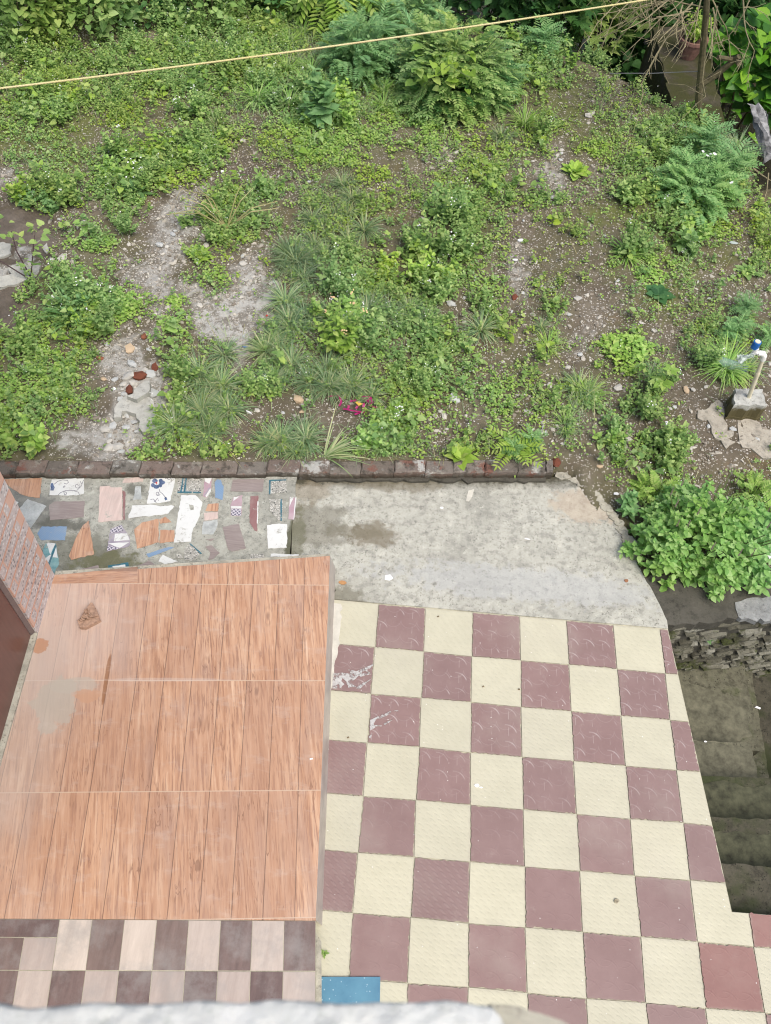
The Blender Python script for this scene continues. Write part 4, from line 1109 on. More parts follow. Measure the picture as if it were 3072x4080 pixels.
ICO_F = np.array([(0, 1, 2), (0, 2, 3), (0, 3, 4), (0, 4, 5), (0, 5, 1), (1, 6, 2), (2, 7, 3), (3, 8, 4), (4, 9, 5), (5, 10, 1),
                  (2, 6, 7), (3, 7, 8), (4, 8, 9), (5, 9, 10), (1, 10, 6), (6, 11, 7), (7, 11, 8), (8, 11, 9), (9, 11, 10), (10, 11, 6)])
ICO_V = ico_stone(1)
def stones_batch(b, pos, size, r, mi=0, aspect=(1.0, .75, .45), jag=.22):
    n = len(pos)
    V = ICO_V[None] * (1 + r.normal(0, jag, (n, 12, 1)))
    sc = np.array(aspect)[None] * np.exp(r.normal(0, .22, (n, 3))) * size[:, None]
    V = V * sc[:, None]
    a = r.uniform(0, 6.283, n); c, s = np.cos(a)[:, None], np.sin(a)[:, None]
    V = np.stack([V[..., 0] * c - V[..., 1] * s, V[..., 0] * s + V[..., 1] * c, V[..., 2]], -1) + pos[:, None]
    F = (ICO_F[None] + (np.arange(n) * 12)[:, None, None]).reshape(-1, 3)
    b.tris(V.reshape(-1, 3), F, mi)
b = MB()
wr = np.random.default_rng(4)
z = -.07
while z > -1.3:
    x = 1.95 + wr.uniform(0, .05); hh = wr.uniform(.026, .05)
    while x < 4.2:
        w = wr.uniform(.05, .19); h2 = hh * wr.uniform(.6, 1.1)
        n = 9
        a = np.arange(n) * 2 * np.pi / n
        ox = np.cos(a) * w / 2 * (1 + wr.normal(0, .12, n)); oz = np.sin(a) * h2 / 2 * (1 + wr.normal(0, .22, n))
        cx, cz = x + w / 2, z - hh / 2 + wr.normal(0, .012)
        dep = wr.uniform(.015, .042)
        v = [(cx + ox[i], wy(cx + ox[i]) + .004, cz + oz[i]) for i in range(n)] + [(cx + ox[i] * .82, wy(cx + ox[i]) - dep * (.7 + .3 * wr.random()), cz + oz[i] * .8) for i in range(n)]
        b.poly(v, [list(range(2 * n - 1, n - 1, -1))[::-1]] + [[i, (i + 1) % n, (i + 1) % n + n, i + n] for i in range(n)])
        x += w * wr.uniform(1.02, 1.35)
    z -= hh * 1.15
def wallstone():
    g = NG('mossy_wall_stone')
    isl = g('NewGeometry', out='Random Per Island')
    c = g.ramp(isl, [(0, (.06, .057, .042)), (.4, (.125, .12, .09)), (.75, (.195, .19, .15)), (1, (.26, .255, .21))])
    c = g.mix(g.step(g.noise(4, 7, .7), .5, .62), c, (.05, .06, .018))
    c = g.mix(g.m('MULTIPLY', g.step(g.noise(30, 6, .7), .5, .62), .7), c, (.04, .04, .025))
    return g.done(c, .9, g.noise(40, 5, .7), .6, .01, .2)
o = b.build('stones', wallstone(), sw); o.matrix_parent_inverse = ivw
b = MB()
b.prism(rough([(1.8, wy(1.8) - .01), (4.3, wy(4.3) - .03), (4.3, wy(4.3) + .34), (2.2, wy(2.2) + .36), (1.75, wy(1.8) + .36)], .04, .010), -.1, -.012)
o = b.build('coping', M['grit'], sw); o.matrix_parent_inverse = ivw
b = MB(); b.prism(rough([tuple(at(*p)[:2]) for p in [(2930, 2400), (3072, 2370), (3200, 2400), (3200, 2470), (2960, 2468)]], .04, .01), -.05, -.006)
o = b.build('cement_patch', concrete_mat('grey_cement_patch', (.25, .255, .245)), sw); o.matrix_parent_inverse = ivw

# cement slabs and crusts in the garden ---------------------------------------
def slab(name, L, ox, oy, s, zt, th, m, label, cat, amp=.006):
    pts = zp(L, ox, oy, s, zt)
    for _ in range(2):
        a_ = np.array(pts); c = a_.mean(0)
        aa = np.concatenate([a_, (a_ + c) / 2, a_ * .25 + c * .75, c[None]])
        zn = float(np.percentile(gz(aa[:, 0], aa[:, 1]), 88)) + .008
        if cat == 'slab' and zn > zt - .004: zt = zn
        pts = zp(L, ox, oy, s, zt)
    b = MB(); b.prism(rough(pts, .03, amp), zt - th, zt)
    return tag(b.build(name, m), label, cat)
pale = concrete_mat('pale_cement_slab', (.40, .395, .35), None, (.17, .16, .13), .6)
tan = concrete_mat('tan_cement_crust', (.385, .352, .285), None, (.15, .12, .09), 1.1)
slab('cement_slab', [(560, 1030), (760, 1100), (860, 1065), (1090, 1080), (1130, 1240), (1170, 1420), (1260, 1560), (1210, 1650), (1200, 1800), (1110, 1850), (1040, 1780), (920, 1780), (880, 1790), (810, 1690), (830, 1560), (740, 1420), (640, 1390), (540, 1350), (450, 1360), (430, 1490), (290, 1490), (290, 1300), (390, 1160), (470, 1070)],
     400, 1380, 5.267, .085, .06, pale, 'broken flat grey cement slab near the brick kerb', 'slab')
slab('cement_chunk', [(560, 1035), (690, 985), (720, 900), (900, 745), (1030, 692), (1040, 900), (1000, 965), (880, 1030), (760, 1105), (700, 1100)],
     400, 1380, 5.267, .125, .07, pale, 'tilted grey cement chunk lying against the broken slab', 'slab')
slab('cement_crust', [(330, 1340), (450, 1330), (500, 1300), (530, 1250), (580, 1220), (640, 1170), (730, 1240), (760, 1400), (740, 1480), (790, 1560), (800, 1680), (900, 1650), (890, 1760), (800, 1800), (930, 1850), (840, 1900), (780, 1960), (720, 1880), (700, 1830), (600, 1790), (550, 1700), (540, 1600), (480, 1500), (400, 1510), (320, 1470)],
     2700, 1300, 4.022, .062, .05, tan, 'ragged tan cement crust on bare soil left of the standpipe', 'slab', .004)
slab('cement_pad', [(960, 1500), (1060, 1440), (1200, 1460), (1330, 1560), (1350, 1640), (1500, 1650), (1900, 1700), (1900, 2150), (1370, 2120), (1280, 2040), (1180, 1960), (1050, 1940), (990, 1850), (970, 1700)],
     2700, 1300, 4.022, .064, .06, tan, 'tan cement pad in front of the standpipe block', 'slab')
slab('cement_sheet', [(0, 560), (60, 545), (190, 580), (185, 740), (60, 800), (0, 820), (-600, 860), (-600, 600)], 0, 840, 4.423, .075, .05, pale, 'broken grey cement sheet in the wet mud, upper one', 'slab')
slab('cement_sheet', [(140, 1000), (320, 940), (480, 960), (700, 960), (640, 1180), (480, 1200), (330, 1280), (150, 1310), (0, 1350), (-300, 1400), (-300, 1180), (60, 1150), (200, 1110)], 0, 840, 4.423, .08, .05, pale, 'broken grey cement sheet under the leafy weed in the wet mud', 'slab')
slab('cement_sheet', [(740, 640), (830, 560), (860, 700), (800, 750)], 0, 840, 4.423, .07, .04, pale, 'small cement scrap at the corner of the wet mud', 'slab')
#@@VEG@@
# ================================================================== VEGETATION
def _tmpl(pts, cen):
    """leaf outline right half (x>=0) from base to tip, mirrored about a folded midrib"""
    ys = [p[1] for p in pts]
    V = [(0, 0, 0), (0, cen, -.03), (0, 1, -.10)]
    T_ = []
    R_ = []
    for (x, y) in pts:
        R_.append(len(V)); V.append((x, y, .05 * x / .4 - .10 * y * y))
    L_ = []
    for (x, y) in pts:
        L_.append(len(V)); V.append((-x, y, .05 * x / .4 - .10 * y * y))
    seq = [0] + R_ + [2]
    for a, c in zip(seq[:-1], seq[1:]): T_.append((1, a, c))
    seq = [0] + L_ + [2]
    for a, c in zip(seq[:-1], seq[1:]): T_.append((1, c, a))
    return np.array(V, float), np.array(T_)
LT = {'ovate': _tmpl([(.30, .18), (.36, .42), (.2, .75)], .45), 'round': _tmpl([(.42, .2), (.48, .62)], .5), 'lance': _tmpl([(.14, .3), (.12, .65)], .5),
      'heart': _tmpl([(.22, -.16), (.46, -.02), (.50, .28), (.28, .68)], .35), 'tri': _tmpl([(.36, .12), (.28, .45)], .4),
      'palm': _tmpl([(.30, -.05), (.16, .12), (.62, .22), (.24, .38), (.52, .68), (.15, .62)], .3)}
def place_leaves(b, kind, pos, az, el, L, wr=1.0, roll=None, mi=0):
    V, T_ = LT[kind]
    n = len(pos)
    if n == 0: return
    L = np.broadcast_to(np.asarray(L, float), (n,)); wr = np.broadcast_to(np.asarray(wr, float), (n,))
    if roll is None: roll = rng.normal(0, .3, n)
    d = np.stack([np.cos(el) * np.cos(az), np.cos(el) * np.sin(az), np.sin(el)], -1)
    x = np.stack([np.sin(az), -np.cos(az), np.zeros(n)], -1)
    nn = np.cross(x, d)
    c, s = np.cos(roll)[:, None], np.sin(roll)[:, None]
    x, nn = x * c + nn * s, nn * c - x * s
    P = pos[:, None] + (V[None, :, 0:1] * x[:, None] * wr[:, None, None] + V[None, :, 1:2] * d[:, None] + V[None, :, 2:3] * nn[:, None]) * L[:, None, None]
    F = (T_[None] + (np.arange(n) * len(V))[:, None, None]).reshape(-1, 3)
    b.tris(P.reshape(-1, 3), F, mi)

def blades(b, pos, az, el, L, w, bend, mi=0, seg=4):
    n = len(pos)
    L = np.broadcast_to(np.asarray(L, float), (n,)); bend = np.broadcast_to(np.asarray(bend, float), (n,))
    p = pos.copy(); rows = []
    side = np.stack([np.sin(az), -np.cos(az), np.zeros(n)], -1)
    for k in range(seg + 1):
        t = k / seg
        wk = w * (1 - t ** 2 * .9) * (.7 + .6 * t if t < .5 else 1)
        rows.append(p - side * np.broadcast_to(wk, (n,))[:, None] / 2); rows.append(p + side * np.broadcast_to(wk, (n,))[:, None] / 2)
        e = el - bend * t
        p = p + np.stack([np.cos(e) * np.cos(az), np.cos(e) * np.sin(az), np.sin(e)], -1) * (L / seg)[:, None]
    P = np.stack(rows, 1)
    m_ = 2 * (seg + 1)
    F = []
    for k in range(seg):
        a = 2 * k
        F += [(a, a + 1, a + 3), (a, a + 3, a + 2)]
    F = (np.array(F)[None] + (np.arange(n) * m_)[:, None, None]).reshape(-1, 3)
    b.tris(P.reshape(-1, 3), F, mi)

def herb(b, h, spread, nbr, nodes, L, kind='ovate', wr=1.0, stem=True, flowers=0, mi=0, smi=1, fmi=2, r=rng, org=(0, 0, 0), stem_r=.0028):
    org = np.array(org, float)
    for k in range(nbr):
        a = r.uniform(0, 6.283); rr = spread * math.sqrt(r.uniform(.02, 1)); hh = h * (1 - .45 * (rr / max(spread, 1e-6)) ** 2) * r.uniform(.75, 1.1)
        tip = org + np.array([rr * math.cos(a), rr * math.sin(a), hh])
        base = org + np.array([rr * .25 * math.cos(a), rr * .25 * math.sin(a), -.01])
        ts = np.linspace(.3, 1, nodes)
        P = base[None] + (tip - base)[None] * np.stack([ts ** 1.3, ts ** 1.3, ts ** .8], -1)
        if stem:
            q_ = [base, base + (tip - base) * np.array([.4, .4, .57]), tip]
            b.tube(q_, [stem_r, stem_r * .8, stem_r * .4], 3, smi, False)
        PP = np.repeat(P, 2, 0)
        ph = r.uniform(0, 6.28)
        az = np.repeat(ph + np.arange(nodes) * 1.57, 2) + np.tile([0, 3.14], nodes) + r.normal(0, .35, nodes * 2)
        el = np.repeat(np.linspace(-.1, .55, nodes), 2) + r.normal(0, .22, nodes * 2)
        LL = L * np.repeat(np.linspace(1.05, .5, nodes), 2) * r.uniform(.75, 1.2, nodes * 2)
        place_leaves(b, kind, PP, az, el, LL, wr, None, mi)
        if flowers and r.random() < flowers:
            m_ = 5
            fp = tip[None] + r.normal(0, .012, (m_, 3)) + np.array([0, 0, .018])
            place_leaves(b, 'round', fp, r.uniform(0, 6.28, m_), r.normal(.2, .3, m_), .011, 1.2, None, fmi)

def tuft(b, n, L, w, bend, elr=(.25, 1.35), mi=0, org=(0, 0, 0), rad=.02, azr=None):
    a = rng.uniform(0, 6.283, n) if azr is None else rng.normal(azr[0], azr[1], n)
    pos = np.array(org)[None] + np.stack([np.cos(a) * rad * rng.random(n), np.sin(a) * rad * rng.random(n), np.full(n, -.005)], -1)
    blades(b, pos, a + rng.normal(0, .25, n), rng.uniform(*elr, n), L * rng.uniform(.55, 1.15, n), w, bend * rng.uniform(.5, 1.4, n), mi)

def fronds(b, pos, az, el, L, pairs=6, wr=1.0, mi=0, bend=.5, lk='lance', lr=.34):
    """pinnate leaves"""
    n = len(pos)
    L = np.broadcast_to(np.asarray(L, float), (n,))
    p = pos.copy()
    for k in range(pairs):
        t = (k + 1) / pairs
        e = el - bend * t
        d = np.stack([np.cos(e) * np.cos(az), np.cos(e) * np.sin(az), np.sin(e)], -1)
        p = p + d * (L / pairs)[:, None]
        ll = L * lr * (1 - .55 * abs(t - .45))
        for s in (-1, 1):
            place_leaves(b, lk, p, az + s * 1.05, e * .5 + .1, ll, wr, np.zeros(n), mi)
    place_leaves(b, lk, p, az, el - bend, L * .25, wr, None, mi)

def feather_bush(b, rx, ry, rz, n, L, mi=0, org=(0, 0, 0), lr=.30, stems=True):
    u = rng.normal(0, 1, (n, 3)); u[:, 2] = np.abs(u[:, 2]) * .9 + .05
    u /= np.linalg.norm(u, axis=1)[:, None]
    rad = rng.uniform(.55, 1.0, n) * (1 + .18 * np.sin(3 * np.arctan2(u[:, 1], u[:, 0]) + 1))
    pos = np.array(org)[None] + u * np.array([rx, ry, rz])[None] * rad[:, None]
    az = np.arctan2(u[:, 1], u[:, 0]) + rng.normal(0, .5, n); el = np.arcsin(np.clip(u[:, 2], -1, 1)) * .5 + rng.normal(.1, .3, n)
    for k in range(n):
        b.tube([np.array(org) + (pos[k] - org) * np.array([.1, .1, 0]), np.array(org) + (pos[k] - org) * np.array([.45, .45, .6]), pos[k]], [.004, .003, .002], 3, mi, False)
    fronds(b, pos, az, el, L * rng.uniform(.7, 1.2, n), 7, 1.5, mi, .6, 'lance', lr + .05)

def shrub_leaves(b, c, rad, n, L, kind='ovate', wr=1.0, mi=0, lo=.45, lobes=.2, clump=0):
    u = rng.normal(0, 1, (n, 3)); u[:, 2] = np.where(u[:, 2] < -.3, -u[:, 2], u[:, 2])
    u /= np.linalg.norm(u, axis=1)[:, None]
    th = np.arctan2(u[:, 1], u[:, 0]); ph = np.arcsin(np.clip(u[:, 2], -1, 1))
    lob = 1 + lobes * (np.sin(3 * th + c[0] * 5) * np.cos(4 * ph + c[1]) + .6 * np.sin(7 * th + 3 * ph))
    rr = rng.uniform(lo, 1.0, n) ** .6 * lob
    pos = np.array(c)[None] + u * np.array(rad)[None] * rr[:, None]
    az = th + rng.normal(0, .7, n); el = ph * .45 + rng.normal(-.1, .35, n)
    place_leaves(b, kind, pos, az, el, L * rng.uniform(.6, 1.2, n), wr, rng.normal(0, .45, n), mi)

def rosette(b, n, L, kind='lance', wr=1.6, mi=0, el=(.1, .7), org=(0, 0, 0.01)):
    a = np.arange(n) * 2.4 + rng.normal(0, .15, n)
    place_leaves(b, kind, np.repeat(np.array([org], float), n, 0), a, np.linspace(el[0], el[1], n), L * np.linspace(1.1, .6, n), wr, None, mi)

def creeping(b, n, R, L, kind='round', wr=1.0, mi=0, org=(0, 0, 0), hz=.035):
    a = rng.uniform(0, 6.28, n); rr = R * np.sqrt(rng.random(n)) * (1 + .2 * np.sin(3 * a))
    pos = np.array(org)[None] + np.stack([rr * np.cos(a), rr * np.sin(a), hz * (1 - .6 * (rr / R) ** 2) * rng.uniform(.3, 1.1, n)], -1)
    place_leaves(b, kind, pos, rng.uniform(0, 6.28, n), rng.normal(.15, .3, n), L * rng.uniform(.6, 1.2, n), wr, None, mi)

# ---------- countless low growth: one object each --------------------------
def cand(n):
    x = rng.uniform(-5.2, 4.2, n); y = rng.uniform(3.3, 10.8, n)
    x[: n // 40] = rng.uniform(1.7, 3.6, n // 40); y[: n // 40] = rng.uniform(2.8, 4.2, n // 40)
    ok = (y > kerb_y(x) + .015) | (x > 1.5 + .0 * y) & (y > wy(x) + .36) & (y > 3.9 - 1.15 * (x - 1.45))
    x, y = x[ok], y[ok]
    return x, y, cell_at(x, y), gz(x, y)
AREA = 9.4 * 7.5
low = MB()
clump_n = lambda x, y: vnoise(x, y, 2.3, 21) * .55 + vnoise(x, y, 6.5, 22) * .45
def thin(dens, per_m2_max, lo=.12):
    n = int(AREA * per_m2_max)
    x, y, ch, z = cand(n)
    p = np.zeros(len(x))
    for k, v in dens.items(): p[ch == ord(k)] = v / per_m2_max
    cl = clump_n(x, y)
    p = p * np.clip((cl - .27) * 3.9, lo, 1.8) * np.where((x > .4) & (y < 6.6), .56, 1.0)
    ok = rng.random(len(x)) < p
    return x[ok], y[ok], z[ok]
# tiny sprigs of 5 leaves
x, y, z = thin({'s': 430, 'm': 470, '.': 40, 'G': 26, 'c': 400, 'h': 720, 'H': 650, 't': 320, 'g': 320, 'f': 400, 'D': 100, 'W': 6, 'P': 20}, 800)
for k in range(6):
    n = len(x); a = rng.uniform(0, 6.28, n); rr = rng.uniform(.003, .032, n)
    pos = np.stack([x + rr * np.cos(a), y + rr * np.sin(a), z + rng.uniform(.006, .04, n)], -1)
    place_leaves(low, 'ovate' if k % 2 else 'round', pos, a + rng.normal(0, .8, n), rng.normal(.2, .35, n), rng.uniform(.010, .024, n), 1.0, None, 0 if k < 4 else 1)
# creeping bright mats
x, y, z = thin({'c': 640, 'h': 130, 'H': 80, 's': 20, 'm': 22, 'g': 30, 't': 30, 'f': 60}, 700)
for k in range(12):
    n = len(x); a = rng.uniform(0, 6.28, n); rr = rng.uniform(.003, .045, n)
    pos = np.stack([x + rr * np.cos(a), y + rr * np.sin(a), z + rng.uniform(.01, .05, n)], -1)
    place_leaves(low, 'round', pos, rng.uniform(0, 6.28, n), rng.normal(.1, .3, n), rng.uniform(.012, .024, n), 1.0, None, 1)
# leafy sprigs 6-14 cm high
x, y, z = thin({'h': 430, 'H': 500, 's': 36, 'c': 34, 'm': 16, 't': 30, 'f': 200, 'g': 80, 'D': 90, '.': 4}, 500)
for i in range(len(x)):
    pass
n = len(x); hgt = rng.uniform(.05, .17, n)
for k in range(6):
    for s in (0, 3.14):
        a = rng.uniform(0, 6.28, n) * 0 + (np.arange(n) * 2.4 + k * 1.57) + s + rng.normal(0, .4, n)
        lean = np.stack([np.cos(np.arange(n) * 1.7), np.sin(np.arange(n) * 1.7)], -1) * (hgt * .35 * (k / 5))[:, None]
        pos = np.stack([x + lean[:, 0], y + lean[:, 1], z + hgt * (.25 + .75 * k / 5)], -1)
        place_leaves(low, 'ovate', pos, a, rng.normal(.05 + .08 * k, .25, n), rng.uniform(.018, .040, n) * (1.1 - .1 * k), 1.0, None, 0)
# white and lilac florets
x, y, z = thin({'h': 26, 'H': 34, 's': 5, 'c': 8, 'f': 10, 'g': 4}, 34)
for k in range(4):
    n = len(x)
    pos = np.stack([x + rng.normal(0, .012, n), y + rng.normal(0, .012, n), z + rng.uniform(.10, .22, n)], -1)
    place_leaves(low, 'round', pos, rng.uniform(0, 6.28, n), rng.normal(.2, .4, n), rng.uniform(.004, .0085, n), 1.2, None, 2)
# broader leaves sticking out of the cover
x, y, z = thin({'H': 90, 'h': 24, 's': 2, 'c': 2}, 90)
n = len(x); hgt = rng.uniform(.10, .26, n)
for k in range(6):
    a = rng.uniform(0, 6.28, n)
    pos = np.stack([x + .02 * np.cos(a), y + .02 * np.sin(a), z + hgt * (.4 + .12 * k)], -1)
    place_leaves(low, 'heart', pos, a, rng.normal(.0, .3, n), rng.uniform(.04, .072, n) * (1.1 - .09 * k), .85, None, 0 if k % 3 else 1)
lw = low.build('low_weeds', [M['leaf'], M['leaf_bright'], M['petal_white']])
tag(lw, 'low green weeds and creeping sprigs covering the garden soil', 'weeds', kind='stuff')
gr = MB()
x, y, z = thin({'g': 1700, 't': 800, 'h': 160, 's': 150, 'H': 120, 'f': 160, 'm': 120, '.': 20}, 1700)
n = len(x)
blades(gr, np.stack([x, y, z], -1), rng.uniform(0, 6.28, n), rng.uniform(.5, 1.4, n), rng.uniform(.06, .17, n), .0045, rng.uniform(.4, 1.6, n), 0, 3)
m_ = rng.random(n) < .25
blades(gr, np.stack([x, y, z], -1)[m_], rng.uniform(0, 6.28, m_.sum()), rng.uniform(.4, 1.2, m_.sum()), rng.uniform(.06, .15, m_.sum()), .004, 1.0, 1, 3)
tag(gr.build('grass_cover', [M['grass_dark'], M['grass']]), 'thin wild grass between the weeds', 'grass', kind='stuff')
ds = MB()
x, y, z = thin({'g': 70, 'h': 45, 's': 34, 't': 50, 'H': 30, 'm': 26, '.': 22, 'f': 30, 'G': 10}, 70)
n = len(x)
blades(ds, np.stack([x, y, z + .01], -1), rng.uniform(0, 6.28, n), rng.uniform(0, .9, n), rng.uniform(.07, .26, n), .004, rng.uniform(.2, 1.0, n), 0, 3)
tag(ds.build('dry_stalks', [M['straw']]), 'dry straw stalks lying among the weeds', 'straw', kind='stuff')
# gravel
gb = MB()
def gravel(dens, mx, s0, s1, mi=0, asp=(1, .75, .5)):
    n = int(AREA * mx)
    x, y, ch, z = cand(n)
    p = np.zeros(len(x))
    for k, v in dens.items(): p[ch == ord(k)] = v / mx
    cl = vnoise(x, y, 3.1, 31)
    ok = rng.random(len(x)) < p * np.clip(.35 + 1.3 * (cl - .2), .15, 1.6)
    x, y, z = x[ok], y[ok], z[ok]
    sz = np.exp(rng.uniform(math.log(s0), math.log(s1), len(x)))
    stones_batch(gb, np.stack([x, y, z + sz * .12], -1), sz, rng, mi, asp)
gravel({'G': 2200, '.': 800, 's': 520, 'm': 130, 'P': 420, 't': 500, 'c': 120, 'h': 80, 'g': 80, 'W': 30}, 2200, .0035, .0105)
gravel({'G': 380, '.': 160, 's': 110, 'm': 16, 'P': 90, 't': 90, 'c': 16, 'W': 6}, 380, .009, .023)
tag(gb.build('gravel', [M['gravel']]), 'small pale gravel strewn over the garden soil', 'gravel', kind='stuff')

# ---------- labels by place -----------------------------------------------
LANDM = [('the wet mud', 110, 1060), ('the broken cement slab', 580, 1640), ('the magenta foil ribbon', 1420, 1615), ('the white standpipe', 3010, 1470),
         ('the bare twiggy tree', 2790, 470), ('the big feathery bush', 1780, 300), ('the long crust of pale gravel', 960, 1240), ('the dry twiggy weed', 885, 885),
         ("the garden's far left corner", 90, 120), ("the brick kerb's right end", 2260, 1850), ("the brick kerb's left end", 80, 1840), ('the middle of the brick kerb', 1200, 1840),
         ('the tan cement crust', 2850, 1690), ('the basil bush', 2780, 2130), ('the clear plastic bottle', 2930, 1460), ('the orange-flowered leafy weed', 1370, 1330),
         ('the tall broad-leaved weed', 1284, 462), ('the dark green rosette', 2624, 1177), ('the bright rosette', 2290, 663), ('the white rag', 3045, 560),
         ('the yellow-green sapling', 2605, 1575), ('the large dark grass clump', 1178, 1045), ('the bluish weed patch', 185, 800), ('the white crumpled papers', 2075, 960),
         ('the star-shaped grass tuft', 802, 1646), ('the clothesline', 650, 270), ('the creeping bright mat', 1380, 620)]
def where(px, py):
    d = [(math.hypot((px - a) * 1.0, (py - c) * 1.2), t, px - a, py - c) for t, a, c in LANDM]
    d.sort()
    D, t, dx, dy = d[0]
    if D < 70: return 'right beside ' + t
    q = 'just ' if D < 170 else ''
    if abs(dx) > abs(dy) * 1.3: return q + ('left of ' if dx < 0 else 'right of ') + t
    if abs(dy) > abs(dx) * 1.3: return q + ('behind ' if dy < 0 else 'in front of ') + t
    return q + ('behind and ' if dy < 0 else 'in front and ') + ('left of ' if dx < 0 else 'right of ') + t

# ---------- weeds that can be told apart, by kind ---------------------------
proto = {}
def mk(kind, fn, mats, k):
    out = []
    for i in range(k):
        b = MB(); fn(b, i)
        o = b.build(kind, mats)
        out.append(o)
    proto[kind] = out
mk('leafy_weed', lambda b, i: herb(b, .24 + .04 * i, .16, 15, 7, .047, 'ovate', 1.0, flowers=.15), [M['leaf'], M['stem'], M['petal_white']], 4)
mk('broad_leaved_weed', lambda b, i: herb(b, .22 + .03 * i, .12, 8, 5, .062, 'heart', .85), [M['leaf_bright'], M['stem']], 3)
mk('grass_tuft', lambda b, i: (tuft(b, 105, .22, .0075, 1.4, (.2, 1.2), mi=0), tuft(b, 50, .18, .007, 1.2, mi=1)), [M['grass_dark'], M['grass']], 4)
mk('bright_grass_tuft', lambda b, i: (tuft(b, 90, .24, .010, 1.4, mi=0, rad=.05), tuft(b, 30, .2, .008, 1.2, mi=1)), [M['grass_bright'], M['grass']], 3)
mk('feathery_weed', lambda b, i: fronds(b, rng.normal(0, .015, (34, 3)) + np.stack([np.zeros(34), np.zeros(34), np.linspace(.0, .16, 34)], -1), np.arange(34) * 2.4, rng.uniform(.2, 1.3, 34), .17 * rng.uniform(.7, 1.2, 34), 8, 1.1, 0, .8, 'lance', .30), [M['leaf_blue']], 3)
mk('small_leafy_weed', lambda b, i: herb(b, .13 + .02 * i, .08, 8, 5, .033, 'ovate', 1.0), [M['leaf'], M['stem']], 4)
used = {k: [False] * len(v) for k, v in proto.items()}
KP = {'leafy_weed': ('bushy pointed-leaf weed', 'weed'), 'broad_leaved_weed': ('bright broad-leaved weed', 'weed'),
      'grass_tuft': ('dark narrow-bladed grass tuft', 'grass tuft'), 'bright_grass_tuft': ('bright wide-bladed grass tuft', 'grass tuft'),
      'feathery_weed': ('feathery blue-green weed', 'weed'), 'small_leafy_weed': ('small leafy weed', 'weed')}
def put(kind, x, y, s=1.0, rz=None, sz=None, label=None, group=None):
    i = int(rng.integers(len(proto[kind])))
    o = proto[kind][i]
    if used[kind][i]:
        o = o.copy(); col.objects.link(o)
    used[kind][i] = True
    z = float(gz(x, y))
    o.location = (x, y, z - .004); o.rotation_euler = (0, 0, rng.uniform(0, 6.28) if rz is None else rz)
    o.scale = (s, s, s * (sz or 1))
    px, py = to_px(np.array([[x, y, z + .08]]))
    tag(o, label or KP[kind][0] + ' ' + where(px[0], py[0]), KP[kind][1], group or KP[kind][0].replace('tuft', 'tufts').replace('weed', 'weeds') + ' in the garden')
    return o
cells = []
for j in range(25):
    for i in range(41):
        c = MAP[j][i] if i < len(MAP[j]) else '.'
        pr_ = {'H': 1.0, 'h': .36, 'g': .62, 'f': .75, 's': .06, 't': .25, 'c': .05}.get(c, 0)
        if rng.random() < pr_: cells.append((c, i, j))
for c, i, j in cells:
    px, py = (i + rng.uniform(.1, .9)) * CELL, (j + rng.uniform(.2, 1.0)) * CELL
    p = at(px, py, .1)
    if p[1] < kerb_y(p[0]) + .05 and p[0] < 1.4: continue
    if p[1] > 9.7: continue
    sc = rng.uniform(.75, 1.15)
    if c == 'H': put('leafy_weed' if rng.random() < .68 else 'broad_leaved_weed', p[0], p[1], sc)
    elif c == 'h': put('small_leafy_weed' if rng.random() < .7 else 'leafy_weed', p[0], p[1], sc * .85)
    elif c == 'g': put('bright_grass_tuft' if j < 7 else 'grass_tuft', p[0], p[1], sc)
    elif c == 'f': put('feathery_weed', p[0], p[1], sc * (1.2 if j < 12 else .6))
    elif c == 't': put('grass_tuft', p[0], p[1], sc * .7)
    else: put('small_leafy_weed', p[0], p[1], sc * .8)

# ---------- particular plants ------------------------------------------------
def plant(name, px, py, label, cat, build, z=None):
    """thing > foliage (and further parts); build(add) gets a function that adds a part"""
    p = at(px, py, .08)
    zz = float(gz(p[0], p[1])) if z is None else z
    p = at(px, py, zz)
    r = empty(name, (p[0], p[1], zz))
    tag(r, label, cat)
    def add(part, mats, fn):
        b = MB(); fn(b); return b.build(part, mats, r)
    build(add)
    return r
def star(px, py, label, R=.2, n=190, pale=True, m='grass_dark', w=.0068):
    def bld(add):
        add('blades', [M[m], M['grass']], lambda b: (tuft(b, n, R, w, 1.1, (.15, 1.1), 0, rad=.03), tuft(b, n // 3, R * .7, w, .9, (.3, 1.3), 1)))
        if pale: add('pale_heart', M['straw'], lambda b: tuft(b, 26, .05, .006, .5, (.2, 1.2)))
    plant('grass_tuft', px, py, label, 'grass tuft', bld)
star(802, 1646, 'large star-shaped grass tuft with a pale heart, right of the broken cement slab', .23, 230)
star(1086, 1527, 'star grass with pale heart, left one of the pair behind bare mud', .19, 170)
star(1238, 1527, 'star grass with pale heart, right one of the pair behind bare mud', .2, 190)
star(1115, 1760, 'spiky grass tuft standing close behind the middle of the brick kerb', .2, 200, False)
star(1059, 1402, 'grass tuft with yellowed straw centre beside the pale gravel', .2, 190, True, 'grass')
star(1403, 1545, 'upright narrow grass tuft just behind the magenta foil ribbon', .22, 150, False)
star(1178, 1050, 'large dark grass clump right of the pale gravel crust', .26, 300, False)
star(1462, 1262, 'wide dark grass clump behind the orange-flowered leafy weed', .26, 280, True)
star(1320, 1270, 'low dark grass clump left of the orange-flowered leafy weed', .2, 200, False)
star(858, 505, 'pale-hearted grass tuft below the clothesline, left of the tall weed', .2, 150, True, 'grass')
star(2341, 1575, 'bright upright grass tuft in gravel left of the yellow-green sapling', .2, 120, False, 'grass_bright', .007)
star(2888, 1475, 'long-bladed grass clump growing around the clear plastic bottle', .30, 190, False, 'grass_bright', .011)
